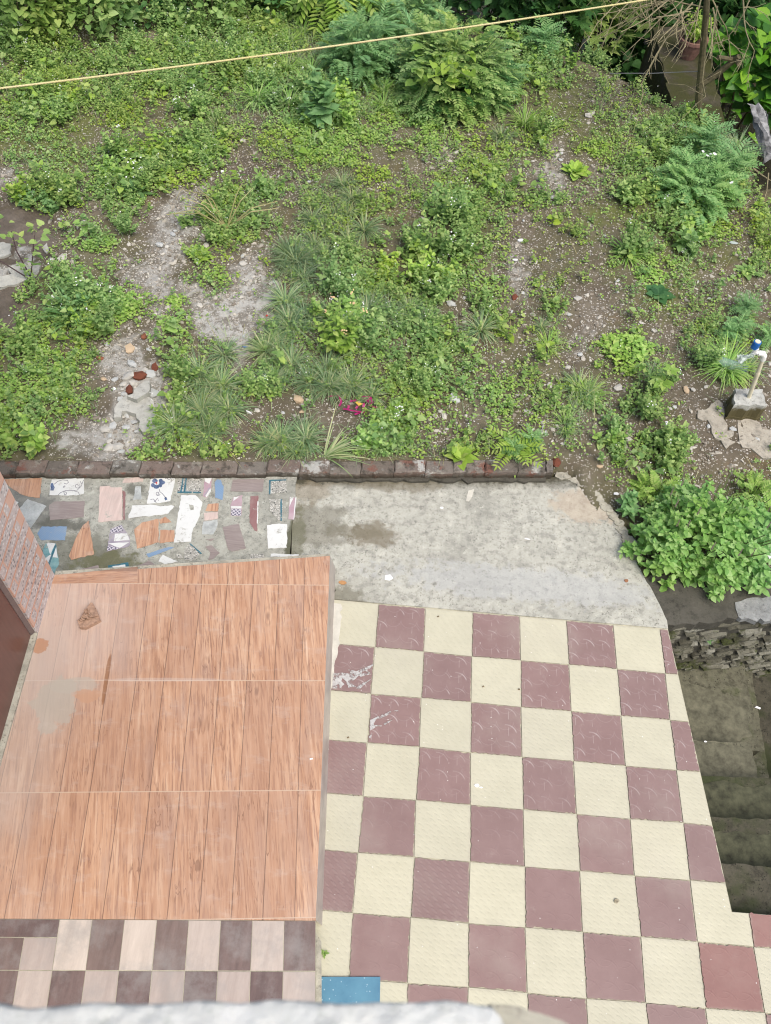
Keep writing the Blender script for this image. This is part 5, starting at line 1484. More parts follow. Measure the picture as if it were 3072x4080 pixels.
star(2495, 1020, 'bright leafy grass clump on the mossy soil at right', .2, 110, False, 'grass_bright', .014)
star(1521, 1790, 'greyish grass tuft by the kerb, right of the lobed bright weed', .15, 110, False, 'grass')
star(2933, 600, 'dark wiry tuft beside the white rag', .26, 240, False, 'grass_dark')
star(2250, 1690, 'small bright grass tuft in gravel above the kerb end', .15, 70, False, 'grass_bright', .006)
star(2180, 1380, 'thin upright grass tuft in the right-hand gravel', .17, 80, False, 'grass_bright', .006)
plant('grass_tuft', 1290, 1820, 'long grass blades sweeping right over the bare mud at the kerb', 'grass tuft',
      lambda add: add('blades', [M['grass']], lambda b: tuft(b, 40, .34, .011, .8, (.3, .9), 0, rad=.03, azr=(.55, .4))))
def lantana(add):
    add('foliage', [M['leaf_bright'], M['stem']], lambda b: herb(b, .42, .24, 20, 7, .075, 'ovate', .8))
    fl = lambda b, x, y, z: place_leaves(b, 'round', np.array([[x, y, z]]) + rng.normal(0, .01, (6, 3)), rng.uniform(0, 6.28, 6), rng.normal(.3, .3, 6), .012, 1.2)
    for x, y, z in [(-.1, .12, .4), (.03, .16, .42), (.14, .02, .38), (-.14, .03, .34), (.0, -.12, .3), (.05, .05, .43)]: add('flower', M['petal_orange'], lambda b: fl(b, x, y, z))
plant('flowering_weed', 1370, 1390, 'orange-flowered leafy weed with bright pointed leaves, in mid garden', 'weed', lantana)
def tallbroad(add):
    add('foliage', [M['leaf_blue'], M['stem']], lambda b: herb(b, .5, .2, 7, 6, .15, 'heart', .72, stem_r=.004))
plant('broad_weed', 1284, 500, 'tall weed with large pale broad leaves, lower right of the grassy patch', 'weed', tallbroad)
def bigfeather(add):
    add('foliage', [M['leaf'], M['leaf_dark']], lambda b: (feather_bush(b, .54, .42, .66, 620, .17), feather_bush(b, .46, .38, .5, 240, .16, 1), shrub_leaves(b, (0, 0, .3), (.55, .45, .4), 620, .036, 'lance', 1.8, 0)))
    add('stem', M['stem'], lambda b: [b.tube([(0, 0, -.05), (.15 * math.cos(a), .15 * math.sin(a), .35), (.4 * math.cos(a), .35 * math.sin(a), .7)], [.008, .006, .003], 5) for a in np.arange(6) * 1.05])
plant('feathery_bush', 1790, 400, 'large round feathery green bush with vines near the clothesline', 'bush', bigfeather)
def bindweed(add):
    def f(b):
        n = 46
        a = rng.uniform(0, 6.28, n); rr = .3 * np.sqrt(rng.random(n))
        place_leaves(b, 'heart', np.stack([rr * np.cos(a), -.18 + rr * np.sin(a) * .6, .3 + .35 * rng.random(n)], -1), rng.uniform(-2.6, -.5, n), rng.normal(-.1, .3, n), rng.uniform(.07, .11, n), .9)
    add('foliage', [M['leaf_bright']], f)
    add('vine', M['stem'], lambda b: b.tube([(-.3, -.3, 0), (-.15, -.3, .4), (.05, -.35, .62), (.25, -.3, .5)], .004, 5))
plant('bindweed', 1740, 430, 'heart-leaved bindweed climbing over the front of the feathery bush', 'vine', bindweed)
def midfeather(add): add('foliage', [M['leaf_blue'], M['stem']], lambda b: (feather_bush(b, .32, .28, .55, 240, .15), herb(b, .6, .3, 16, 9, .06)))
plant('feathery_bush', 1420, 300, 'paler feathery bush to the left of the large round one', 'bush', midfeather)
def rfeather(add): add('foliage', [M['leaf_blue'], M['petal_white']], lambda b: (feather_bush(b, .36, .3, .24, 200, .15), herb(b, .26, .36, 40, 6, .045, smi=0), place_leaves(b, 'round', np.array([(.02, .1, .38), (.06, .08, .39), (-.02, .12, .38), (.0, .05, .4), (.2, -.15, .3)]), np.arange(5) * 1.3, np.full(5, .3), .03, 1.2, None, 1)))
plant('feathery_weed', 2760, 790, 'wide low feathery weed with a few white flowers, right side of garden', 'weed', rfeather)
def leafpatch(h, sp, nbr, L, m='leaf', kind='ovate', wr=1.0, nodes=6):
    return lambda add: add('foliage', [M[m], M['stem']], lambda b: herb(b, h, sp, nbr, nodes, L, kind, wr))
plant('leafy_weed', 2508, 790, 'rounded bushy weed left of the low feathery weed', 'weed', leafpatch(.2, .22, 26, .055))
plant('leafy_weed', 2290, 690, 'bright rosette of wavy leaves standing alone on bare soil', 'weed', lambda add: add('foliage', [M['leaf_bright']], lambda b: rosette(b, 22, .15, 'lance', 2.0, 0, (.1, 1.0))))
plant('rosette', 2624, 1177, 'dark green rosette lying flat on the right-hand mossy soil', 'weed', lambda add: add('foliage', [M['leaf_dark']], lambda b: rosette(b, 13, .13, 'lance', 2.2, 0, (.1, .5))))
plant('rosette', 2978, 1087, 'pale star-shaped rosette near the right edge of the garden', 'weed', lambda add: add('foliage', [M['leaf']], lambda b: rosette(b, 15, .12, 'lance', 1.5, 0, (.1, .5))))
plant('rosette', 792, 1025, 'light green rosette of narrow leaves below the dry twiggy weed', 'weed', lambda add: add('foliage', [M['leaf_bright']], lambda b: rosette(b, 18, .13, 'lance', 1.8, 0, (.15, .9))))
plant('creeping_mat', 485, 1220, 'bright creeping mat of tiny leaves on gravel by the left weeds', 'weed', lambda add: add('foliage', [M['leaf_bright']], lambda b: creeping(b, 340, .17, .024)))
plant('creeping_mat', 703, 1202, 'small bright cushion weed alone in the left gravel, upper one', 'weed', lambda add: add('foliage', [M['leaf_bright']], lambda b: creeping(b, 120, .075, .03, 'lance', 2)))
plant('creeping_mat', 670, 1292, 'small bright cushion weed alone in the left gravel, lower one', 'weed', lambda add: add('foliage', [M['leaf_bright']], lambda b: creeping(b, 120, .08, .032, 'ovate')))
plant('creeping_mat', 2495, 1410, 'dense bright creeping cushion in the right-hand gravel', 'weed', lambda add: add('foliage', [M['leaf_bright']], lambda b: (creeping(b, 420, .20, .032, 'ovate', 1, hz=.09), creeping(b, 60, .2, .07, 'lance', 1.8, hz=.1))))
plant('creeping_mat', 2590, 1110, 'bright creeping weed just behind the dark green rosette', 'weed', lambda add: add('foliage', [M['leaf_bright']], lambda b: creeping(b, 260, .14, .024)))
plant('bluish_weed', 185, 815, 'bluish green low weed patch above the wet mud', 'weed', lambda add: add('foliage', [M['leaf_blue'], M['stem']], lambda b: [herb(b, .12, .12, 9, 4, .055, 'tri', 1.3, org=(dx, dy, 0)) for dx, dy in ((-.15, 0), (.02, .03), (.18, .05), (.08, -.06))]))
plant('sapling', 2605, 1600, 'yellow-green broad-leaved sapling with drooping leaves on the gravel', 'weed', lambda add: (add('foliage', [M['leaf_bright']], lambda b: (place_leaves(b, 'ovate', np.array([(0, 0, .22)] * 9), np.arange(9) * .7 + .3, np.linspace(-.5, .3, 9), np.linspace(.14, .08, 9), .85), place_leaves(b, 'ovate', np.array([(.02, .02, .32)] * 6), np.arange(6) * 1.05, np.full(6, .3), .07, .8))), add('stem', M['stem'], lambda b: b.tube([(0, 0, -.02), (.01, .01, .2), (.02, .02, .33)], [.005, .004, .002], 5))))
plant('leafy_weed', 2670, 1790, 'bushy pale weed on gravel left of the tan cement crust', 'weed', leafpatch(.26, .15, 20, .05))
plant('leafy_weed', 2420, 1775, 'broad-leaved weed on gravel behind the kerb end', 'weed', leafpatch(.16, .12, 8, .07, 'leaf_bright', 'ovate', 1.1, 4))
plant('leafy_weed', 2720, 1000, 'upright weed with a few large leaves on right-hand mossy soil', 'weed', leafpatch(.24, .08, 5, .1, 'leaf', 'ovate', .9, 4))
plant('fern_weed', 2045, 1800, 'fern-like weed by the kerb, right of its middle', 'weed', lambda add: add('foliage', [M['leaf_bright']], lambda b: fronds(b, np.zeros((14, 3)) + rng.normal(0, .02, (14, 3)), np.arange(14) * 2.4, np.linspace(.5, 1.2, 14), .2, 7, 1.0, 0, .9)))
plant('lobed_weed', 1500, 1720, 'bright round-leaved weed patch in front of the magenta ribbon', 'weed', lambda add: add('foliage', [M['leaf_bright'], M['stem'], M['petal_white']], lambda b: (herb(b, .14, .13, 16, 5, .035, 'round', 1, flowers=.2, org=(.05, .08, 0)), herb(b, .16, .17, 12, 4, .06, 'heart', 1, org=(-.04, -.12, 0)))))
plant('reddish_weed', 1832, 1825, 'reddish green leafy weed at the kerb', 'weed', lambda add: add('foliage', [M['leaf_bright']], lambda b: rosette(b, 14, .13, 'ovate', .9, 0, (.1, .9))))
plant('long_leaved_weed', 300, 1260, 'weed with long narrow leaves in the left green belt', 'weed', lambda add: add('foliage', [M['leaf_blue']], lambda b: (tuft(b, 70, .26, .02, 1.0, (.3, 1.3), 0, rad=.1), herb(b, .24, .16, 14, 5, .06, smi=0))))
plant('spiky_weed', 540, 770, 'spiky narrow-leaved weed with white flowers behind the gravel', 'weed', lambda add: add('foliage', [M['leaf_blue'], M['petal_white']], lambda b: (rosette(b, 26, .17, 'lance', 1.2, 0, (.1, 1.2)), place_leaves(b, 'round', rng.normal(0, .06, (12, 3)) + np.array([0, .05, .26]), rng.uniform(0, 6, 12), np.full(12, .3), .014, 1.2, None, 1))))
def dry(add):
    def tw(b):
        for k in range(11):
            a = rng.uniform(-.6, 3.6); L = rng.uniform(.25, .5)
            p0 = np.array([0.05, -.05, .02]); p1 = p0 + np.array([math.cos(a) * L * .5, math.sin(a) * L * .5, .16 + .08 * rng.random()]); p2 = p1 + np.array([math.cos(a + .3) * L * .5, math.sin(a + .3) * L * .5, rng.uniform(-.05, .08)])
            b.tube([p0, p1, p2], [.006, .005, .003], 5)
    add('stem', M['straw'], tw)
    add('foliage', [M['leaf'], M['stem']], lambda b: [herb(b, .16, .14, 12, 5, .04, org=(dx, dy, 0)) for dx, dy in ((-.28, -.03), (.22, .08), (-.02, -.22))])
plant('dry_twiggy_weed', 885, 900, 'weed with bare yellow curving stems at the top of the gravel', 'weed', dry)
def mudweed(add):
    add('stem', M['stem_dark'], lambda b: (b.tube([(0, 0, 0), (-.1, .1, .2), (-.14, .2, .3)], [.007, .005, .003], 5), b.tube([(0, 0, 0), (-.25, .04, .16), (-.4, .06, .2)], [.006, .005, .003], 5), b.tube([(0, 0, .05), (.03, .12, .22), (.04, .2, .3)], [.005, .004, .002], 5)))
    add('foliage', [M['leaf']], lambda b: place_leaves(b, 'heart', np.concatenate([rng.normal(0, .05, (10, 3)) + np.array(c) for c in [(-.16, .22, .3), (-.4, .06, .2), (.06, .2, .3), (.1, 0, .2)]]), rng.uniform(0, 6.28, 40), rng.normal(0, .35, 40), rng.uniform(.035, .062, 40), .95))
plant('mud_weed', 131, 1120, 'leggy weed with dark stems reaching over the cement sheet in wet mud', 'weed', mudweed)
plant('yard_edge_weed', 2490, 2030, 'bluish weed growing out at the rounded corner of the yard', 'weed', leafpatch(.16, .09, 8, .075, 'leaf_blue', 'ovate', .8), 0.0)
pw = at_y(2812, 2500, 2.74)
r_ = empty('wall_sprig', (pw[0], wy(pw[0]) - .01, pw[2])); tag(r_, 'single pale sprig growing from the stone retaining wall', 'weed')
b = MB(); rosette(b, 7, .05, 'ovate', .8, 0, (.1, .8)); b.build('foliage', M['leaf_blue'], r_)
pk = at(1290, 3800, 0.0)
r_ = empty('crack_sprig', (pk[0], pk[1], 0)); tag(r_, 'tiny sprig in the crack beside the low kerb', 'weed')
b = MB(); rosette(b, 9, .028, 'lance', 1.5, 0, (.1, 1.0)); b.build('foliage', M['leaf'], r_)

# basil-like bush at the yard corner
bc = np.array([2.24, 3.16, -.02])
bush = empty('basil_bush', tuple(bc)); tag(bush, 'big round light green basil bush beside the cement yard', 'bush')
b = MB()
for k in range(680):
    u = rng.normal(0, 1, 3); u[2] = abs(u[2]) * .9; u /= np.linalg.norm(u)
    th_ = math.atan2(u[1], u[0]); R_ = rng.uniform(.6, 1.04) * (1 + .09 * math.sin(4 * th_) + .07 * math.sin(9 * th_ + 2 + 3 * u[2]))
    p = np.array([u[0] * .50, u[1] * .36, .03 + u[2] * .42]) * np.array([R_, R_, R_])
    n = 8
    ph = rng.uniform(0, 6.28)
    az = ph + np.array([0, 3.14, 1.57, 4.71, .8, 3.9, 2.3, 5.5]) + rng.normal(0, .2, n)
    el = np.array([-.1, -.1, .05, .05, .3, .3, .6, .6]) + rng.normal(0, .15, n)
    hz = np.array([-.03, -.03, 0, 0, .012, .012, .02, .02])
    place_leaves(b, 'ovate', p[None] + np.stack([np.zeros(n), np.zeros(n), hz], -1), az, el, np.array([.060, .056, .054, .05, .04, .036, .024, .022]) * rng.uniform(.65, 1.2), .92, None, 0)
b.build('foliage', M['leaf_basil'], bush)
b = MB()
for k in range(26):
    a = rng.uniform(0, 6.28); rr = .4 * math.sqrt(rng.random())
    b.tube([(rr * .2 * math.cos(a), rr * .2 * math.sin(a), 0), (rr * .7 * math.cos(a), rr * .7 * math.sin(a), .22), (rr * math.cos(a), rr * math.sin(a), .42)], [.006, .005, .003], 4)
b.build('stems', M['stem'], bush)
spike_m = plain('dry_flower_spike', (.25, .2, .17), .8)
for k in range(16):
    b = MB()
    a = rng.uniform(0, 6.28); rr = .38 * math.sqrt(rng.random()); zt = .46 * math.sqrt(max(.05, 1 - (rr / .5) ** 2))
    p = np.array([rr * math.cos(a), rr * math.sin(a) + .04, zt])
    b.tube([p, p + np.array([0, .01, .07])], [.006, .003], 4)
    b.build('flower_spike', spike_m, bush)
for k, (px, py, lab) in enumerate([(2990, 1985, 'yellow-green feathery weed behind the basil bush at the right edge'), (2600, 1985, 'fern-like sprigs behind the left side of the basil bush'), (3050, 2080, 'yellow-green feathery weed right of the basil bush')]):
    plant('feathery_weed', px, py, lab, 'weed', lambda add: add('foliage', [M['leaf_bright']], lambda b: feather_bush(b, .11, .10, .15, 50, .10)))
# ================================================================== BACK OF THE GARDEN
def shrub(name, x, y, z, rad, n, L, label, kind='ovate', wr=1.0, m='leaf_dark', cat='shrub', extra=None, lobes=.22):
    r = empty(name, (x, y, z)); tag(r, label, cat)
    b = MB(); shrub_leaves(b, (0, 0, rad[2] * .8), rad, n, L, kind, wr, 0, .5, lobes)
    b.build('foliage', M[m], r)
    b = MB()
    for k in range(5):
        a = rng.uniform(0, 6.28)
        b.tube([(0, 0, -.4), (rad[0] * .25 * math.cos(a), rad[1] * .25 * math.sin(a), rad[2] * .6), (rad[0] * .6 * math.cos(a), rad[1] * .6 * math.sin(a), rad[2] * 1.2)], [.02, .014, .006], 5)
    b.build('branches', M['bark'], r)
    if extra: extra(r)
    return r
def S(name, px, py, z, rad, n, L, label, **kw):
    p = at(px, py, z + rad[2] * .8)
    return shrub(name, p[0], p[1], z, rad, n, L, label, **kw)
S('leafy_shrub', 60, 40, -.05, (.55, .45, .5), 700, .085, 'bright heart-leaved shrub in the far left corner of the garden', kind='heart', wr=.85, m='leaf')
S('leafy_shrub', 330, 50, -.1, (.5, .4, .45), 600, .085, 'heart-leaved shrub, second from the left along the back', kind='heart', wr=.85, m='leaf')
S('leafy_shrub', 620, 20, -.25, (.5, .45, .45), 520, .09, 'bluish dark shrub at the back, left of the pinnate shrub', m='leaf_dark')
S('leafy_shrub', 830, 30, -.2, (.5, .45, .5), 560, .08, 'green bushy shrub at the back below the top edge', m='leaf')
def pinn(r):
    b = MB()
    n = 46; a = rng.uniform(0, 6.28, n)
    fronds(b, np.stack([.16 * np.cos(a), .12 * np.sin(a), rng.uniform(.2, .9, n)], -1), a, rng.uniform(.1, .9, n), .42, 9, 1.25, 0, 1.0, 'lance', .36)
    b.build('fronds', M['leaf_bright'], r)
S('pinnate_shrub', 1340, 95, -.3, (.25, .25, .4), 160, .07, 'shrub with long glossy pinnate leaves behind the feathery bushes', extra=pinn)
S('leafy_shrub', 1130, 20, -.35, (.45, .4, .55), 480, .1, 'shadowy shrub with reddish twigs left of the pinnate shrub', m='leaf_dark')
S('leafy_shrub', 1560, 30, -.3, (.5, .45, .55), 560, .075, 'green shrub behind the paler feathery bush', m='leaf')
S('dark_shrub', 1900, 60, -1.0, (.6, .45, .75), 520, .11, 'dark shrub with yellowing leaves behind the large feathery bush', m='leaf_dark', kind='heart')
S('palmate_shrub', 2150, 130, -.9, (.5, .45, .8), 330, .2, 'shrub with large lobed leaves behind the back edge of the garden', kind='palm', wr=.95, m='leaf_dark')
S('palmate_shrub', 2330, 90, -1.0, (.6, .5, .9), 420, .2, 'tall lobed-leaf shrub left of the bare twiggy tree', kind='palm', wr=.95, m='leaf')
S('leafy_shrub', 2520, 120, -1.2, (.5, .5, .8), 520, .12, 'shadowed heart-leaved shrub behind the dangling bare twigs', kind='heart', m='leaf_dark')
S('leafy_shrub', 2000, -60, -.8, (.8, .5, 1.0), 700, .12, 'dark shrub at the top edge above the clothesline', m='leaf_dark')
S('leafy_shrub', 2450, -80, -.9, (.8, .5, 1.1), 700, .12, 'dark shrub at the top edge left of the tree', m='leaf_dark')
S('leafy_shrub', 1500, -110, -.6, (.8, .5, .9), 700, .1, 'dark shrub at the top edge behind the pinnate shrub', m='leaf_dark')
S('leafy_shrub', 1050, -110, -.5, (.8, .5, .8), 700, .1, 'dark shrub at the top edge left of centre', m='leaf')
S('leafy_shrub', 550, -100, -.4, (.8, .5, .7), 700, .1, 'shrub at the top edge above the left weeds', m='leaf')
S('leafy_shrub', 90, -100, -.3, (.8, .5, .7), 700, .1, 'shrub at the top left edge behind the corner shrub', m='leaf_dark')
S('dark_shrub', 2900, -20, -1.2, (.7, .6, 1.2), 800, .1, 'deep green shrub behind the tree at the top right corner', m='leaf_dark')
S('dark_shrub', 3120, 120, -1.1, (.6, .6, 1.1), 700, .1, 'deep green shrub right of the tree at the top right', m='leaf_dark')
S('vine_mound', 2960, 370, -1.05, (.62, .5, .85), 300, .17, 'mound of large heart-shaped vine leaves right of the tree', kind='heart', wr=.9, m='leaf_vine', cat='vine', lobes=.12)
S('vine_mound', 3110, 430, -1.1, (.5, .5, .8), 240, .19, 'vine mound with the biggest heart leaves at the right edge', kind='heart', wr=.9, m='leaf_vine', cat='vine', lobes=.12)

for (px, py, z, rad, n, L, lab) in [(2480, 40, -.9, (.5, .4, .6), 420, .11, 'dark shrub behind the dangling bare twigs, near the top edge'), (2560, 150, -1.2, (.4, .35, .6), 380, .12, 'low dark shrub left of the mossy wall'),
                                    (2680, 40, -.9, (.5, .4, .6), 420, .11, 'dark shrub behind the flower pot'), (2900, 160, -1.0, (.45, .4, .7), 420, .11, 'dark shrub between the tree and the vine mound'), (3010, 60, -.9, (.5, .4, .7), 420, .11, 'dark shrub above the vine mound'), (2520, 300, -1.35, (.35, .3, .4), 260, .12, 'shadowed leafy shrub down in the gully')]:
    S('dark_shrub', px, py, z, rad, n, L, lab, m='leaf_dark', kind='heart')
tall = empty('unseen_shade_tree', (3.7, 11.4, -1.3)); tag(tall, 'tall dense tree out of view, added behind the gully to shade it', 'tree')  # added tree, crown above the view, there to shade the gully
b = MB(); b.tube([(0, 0, -.9), (.05, -.1, 2.0), (-.1, -.3, 4.2), (-.3, -.6, 5.4)], [.2, .17, .13, .08], 10)
for a_ in np.arange(6) * 1.05: b.tube([(-.05, -.2, 3.6), (.8 * math.cos(a_), .8 * math.sin(a_) - .4, 4.8), (1.9 * math.cos(a_), 1.6 * math.sin(a_) - .8, 5.4)], [.08, .05, .02], 6)
b.build('trunk', M['bark'], tall)
b = MB()
for (cx_, cy_, cz_, rr) in [(-.9, -1.3, 5.3, 1.5), (.6, -1.2, 5.5, 1.5), (-.1, -.4, 6.2, 1.6), (-1.9, -.9, 5.5, 1.3), (1.6, -.6, 5.6, 1.3)]:
    shrub_leaves(b, (cx_, cy_, cz_), (rr, rr, rr * .7), 1500, .2, 'ovate', .8, 0, .2, .2)
b.build('crown', M['leaf_dark'], tall)
# mossy wall running back beside the tree, with a flower pot on it
c0, c1 = at(2712, 560, .06), at(2895, 520, .06)
b0, b1 = at(2600, 110, .06), at(2800, 100, .06)
b = MB(); b.prism(rough([tuple(c0[:2]), tuple(c1[:2]), tuple(b1[:2]), tuple(b0[:2])], .08, .010), -1.6, .06)
mw = b.build('mossy_wall', M['mossywall']); tag(mw, 'mossy cement wall top running away behind the bare tree', 'wall')
pp = at(2737, 225, .06)
pot = empty('flower_pot', (pp[0], pp[1], .06)); pot.scale = (.86, .86, .8); tag(pot, 'terracotta flower pot with a leafy plant on the mossy wall', 'flower pot')
b = MB()
prof_ = [(.10, 0), (.15, .14), (.165, .22), (.185, .22), (.185, .26), (.16, .26), (.15, .2), (0.001, .2)]
n = 20
V = [(r * math.cos(2 * math.pi * k / n), r * math.sin(2 * math.pi * k / n), z) for r, z in prof_ for k in range(n)]
Fq = [[i * n + k, i * n + (k + 1) % n, (i + 1) * n + (k + 1) % n, (i + 1) * n + k] for i in range(len(prof_) - 1) for k in range(n)]
b.poly(V, Fq); b.build('pot', plain('faded_terracotta', (.24, .13, .10), .85, .25), pot)
b = MB(); herb(b, .40, .2, 26, 7, .085, 'lance', 1.9, org=(0, -.02, .2)); b.build('plant', [M['leaf_bright'], M['stem']], pot)

# bare tree with dangling twigs
tp = at_y(2775, 520, 8.05)
tree = empty('bare_tree', (tp[0], tp[1], float(tp[2]))); tag(tree, 'slender bare tree with a cut side branch and dangling dry twigs', 'tree')
ivt = lambda p: np.asarray(p) - np.array([tp[0], tp[1], tp[2]])
trunk = [at_y(2768, 640, 8.05), at_y(2775, 520, 8.05), at_y(2788, 350, 8.05), at_y(2803, 180, 8.05), at_y(2815, 40, 8.05), at_y(2822, -120, 8.05)]
b = MB(); b.tube([ivt(p) for p in trunk], [.045, .04, .034, .030, .028, .024], 9)
b.build('trunk', M['bark'], tree)
b = MB()
br = [at_y(2782, 345, 8.05), at_y(2850, 300, 8.05), at_y(2925, 240, 8.03), at_y(2945, 225, 8.0)]
b.tube([ivt(p) for p in br], [.032, .030, .026, .024], 8)
b.tube([ivt(at_y(2935, 240, 8.05)), ivt(at_y(2860, 228, 7.98))], [.022, .02], 7); b.tube([ivt(at_y(2930, 235, 8.05)), ivt(at_y(2945, 255, 7.9))], [.022, .022], 7)
b.build('side_branch', M['bark'], tree)
b = MB()
trng = np.random.default_rng(12)
def twig(p, d, L, r, depth):
    pts = [p]; q_ = p.copy(); dd = d.copy()
    for k in range(5):
        dd = dd + trng.normal(0, .16, 3) + np.array([0, 0, -.05]); dd /= np.linalg.norm(dd)
        q_ = q_ + dd * L / 5; pts.append(q_.copy())
    b.tube([ivt(s) for s in pts], list(np.linspace(r, r * .45, 6)), 5)
    if depth > 0:
        for k in range(int(trng.integers(2, 5))):
            i = int(trng.integers(1, 6)); nd = dd + trng.normal(0, .6, 3); nd /= np.linalg.norm(nd)
            twig(pts[i], nd, L * trng.uniform(.35, .6), r * .6, depth - 1)
for (x0, y0, x1, y1, yy) in [(2760, -30, 2420, 130, 7.7), (2740, 60, 2480, 170, 7.7), (2700, -20, 2500, 40, 7.6), (2760, 10, 2560, 190, 7.8), (2640, -10, 2440, 60, 7.6), (2780, 80, 2640, 120, 7.8),
                             (2830, -20, 2950, 240, 7.9), (2840, 30, 2910, 190, 7.8), (2960, -20, 2910, 220, 7.9), (2800, -30, 2720, 260, 7.8), (2830, 60, 2830, 240, 7.8), (2600, -40, 2420, 20, 7.6), (2990, -10, 2960, 120, 7.9), (2720, 20, 2650, 170, 7.7)]:
    a, c = at_y(x0, y0, 8.0), at_y(x1, y1, yy)
    d = c - a; L = np.linalg.norm(d)
    twig(a, d / L, L, .0075, 2)
    if x1 < 2750:
        c2 = c + trng.normal(0, .14, 3); d2 = c2 - a; L2 = np.linalg.norm(d2)
        twig(a + trng.normal(0, .06, 3), d2 / L2, L2 * .9, .006, 2)
b.build('twigs', M['twig'], tree)
b = MB()
w0, w1 = at_y(2430, 292, 8.4), at_y(2785, 284, 8.05)
b.tube([w0, (w0 + w1) / 2 - np.array([0, 0, .01]), w1], .004, 5)
tag(b.build('tie_wire', M['wire']), 'thin grey wire tied to the bare tree trunk', 'wire')

# yellow clothesline across the view
a0, a1 = at(0, 352, 3.5), at(2570, 0, 3.5)
d = a1 - a0
b = MB()
ts_ = np.linspace(-.42, 1.9, 40)
b.tube([a0 + d * t + np.array([0, 0, -.010 * 4 * max(0, t * (1 - t))]) for t in ts_], .0027, 7)
tag(b.build('clothesline', M['rope'], smooth=True), 'taut yellow rope clothesline crossing above the weedy garden', 'rope')

# standpipe ------------------------------------------------------------------
blk = [at(2925, 1615, .24), at(3058, 1612, .24), at(3040, 1548, .24), at(2930, 1545, .24)]
b = MB()
top = rough([tuple(p[:2]) for p in blk], .03, .006)
cc = np.mean(np.array(top), 0)
b.prism(top, .0, .235)
b.prism([tuple(cc + (np.array(p) - cc) * 1.06) for p in top], -.05, .10)
bo = b.build('cement_block', concrete_mat('mossy_block_cement', (.40, .40, .36), lambda g, c: g.mix(g.step(g.m('ADD', g.xyz()[2], g.m('MULTIPLY', g.noise(14, 5, .6), .14)), .29, .24), c, (.10, .085, .04)), (.12, .12, .09), 1.2)); tag(bo, 'rough cement block holding the standpipe', 'block')
sp = at(2985, 1580, .24)
pipe = empty('standpipe', tuple(sp)); tag(pipe, 'cream plastic standpipe with a white elbow and blue cap', 'standpipe')
tpz = at_y(3045, 1415, sp[1] - .02)
v0 = np.zeros(3); v1 = tpz - sp
b = MB(); b.tube([v0 - v1 * .08, v1 * .55, v1 * .56], .0155, 12); b.tube([v1 * .56, v1 * .98], .0150, 12)
b.tube([v1 * .545, v1 * .60], .0175, 12); b.build('pipe', M['pvc'], pipe)
b = MB(); e1 = v1 + np.array([-.042, .006, .008])
b.tube([v1 * .90, v1 * .985, v1 + np.array([-.012, .002, .01]), e1], [.021, .021, .021, .020], 12); b.build('elbow', M['pvc_white'], pipe)
b = MB(); e2 = e1 + np.array([-.026, .008, .004])
b.tube([e1, e2], .015, 10); b.tube([e2 + np.array([0, 0, -.02]), e2 + np.array([0, 0, .03])], .017, 10); b.build('tap_body', M['pvc_white'], pipe)
b = MB(); e3 = e2 + np.array([-.012, .012, .025])
b.tube([e3, e3 + np.array([0, 0, .055])], [.027, .027], 14); cap_ = b.build('blue_cap', M['blue_plastic'], pipe)
b = MB(); b.tube([e3 + np.array([0, 0, .056]), e3 + np.array([0, 0, .060])], .019, 14); b.build('cap_disc', M['pvc'], cap_)
# plastic film tied round the tap
bagr = np.random.default_rng(8)
b = MB()
cen = sp + e2 + np.array([-.03, -.03, -.02])
nU, nV = 12, 8
Vv = []
for i in range(nU):
    for j in range(nV):
        u, v = i / (nU - 1), j / (nV - 1)
        Vv.append(cen + np.array([.02 - u * .085, (v - .5) * (.03 + .045 * u), .01 - .06 * u ** 1.5 + .010 * math.sin(9 * v + 5 * u)]) + bagr.normal(0, .005, 3))
Ff = [[i * nV + j, i * nV + j + 1, (i + 1) * nV + j + 1, (i + 1) * nV + j] for i in range(nU - 1) for j in range(nV - 1)]
b.poly(Vv, Ff); tag(b.build('plastic_film', M['polythene']), 'scrap of clear plastic film hanging from the standpipe tap', 'plastic')
# bottle in the grass
q0, q1 = at(2815, 1425, .10), at(2975, 1475, .10)
ax = (q1 - q0) / np.linalg.norm(q1 - q0); Lb = np.linalg.norm(q1 - q0)
b = MB()
b.tube([q0 + ax * t * Lb for t in (0, .06, .12, .25, .45, .47, .5, .7, .72, .75, .95, 1.0)], [.013, .014, .024, .042, .044, .041, .044, .044, .041, .044, .043, .034], 16)
bot = b.build('plastic_bottle', M['bottle'], smooth=True); tag(bot, 'clear plastic bottle lying in the long grass', 'bottle')
b = MB(); b.tube([q0 - ax * .02, q0 + ax * .005], .0155, 12); b.build('cap', M['blue_plastic'], bot)

# litter -----------------------------------------------------------------------
def sheet(name, L, ox, oy, s, z, th, m, label, cat, amp=.002, curl=.0):
    pts = zp(L, ox, oy, s, z)
    b = MB(); b.prism(rough(pts, .02, amp), z - th, z, 0, True)
    return tag(b.build(name, m), label, cat)
b = MB()
def ribbon(pts, w, z0):
    P_ = [np.append(np.array(at(1280 + a / 5.95, 1520 + c / 5.95, .075)[:2]), float(gz(*at(1280 + a / 5.95, 1520 + c / 5.95, .075)[:2])) + z0 + .004 * math.sin(i * 2.1)) for i, (a, c) in enumerate(pts)]
    V, F_ = [], []
    for i, p in enumerate(P_):
        t = P_[min(i + 1, len(P_) - 1)] - P_[max(i - 1, 0)]; t /= np.linalg.norm(t)
        sd = np.cross(t, np.array([.3 * math.sin(i * 1.3), .3, 1.0])); sd /= np.linalg.norm(sd)
        V += [p - sd * w / 2, p + sd * w / 2]
    for i in range(len(P_) - 1): F_.append([2 * i, 2 * i + 1, 2 * i + 3, 2 * i + 2])
    b.poly(V, F_)
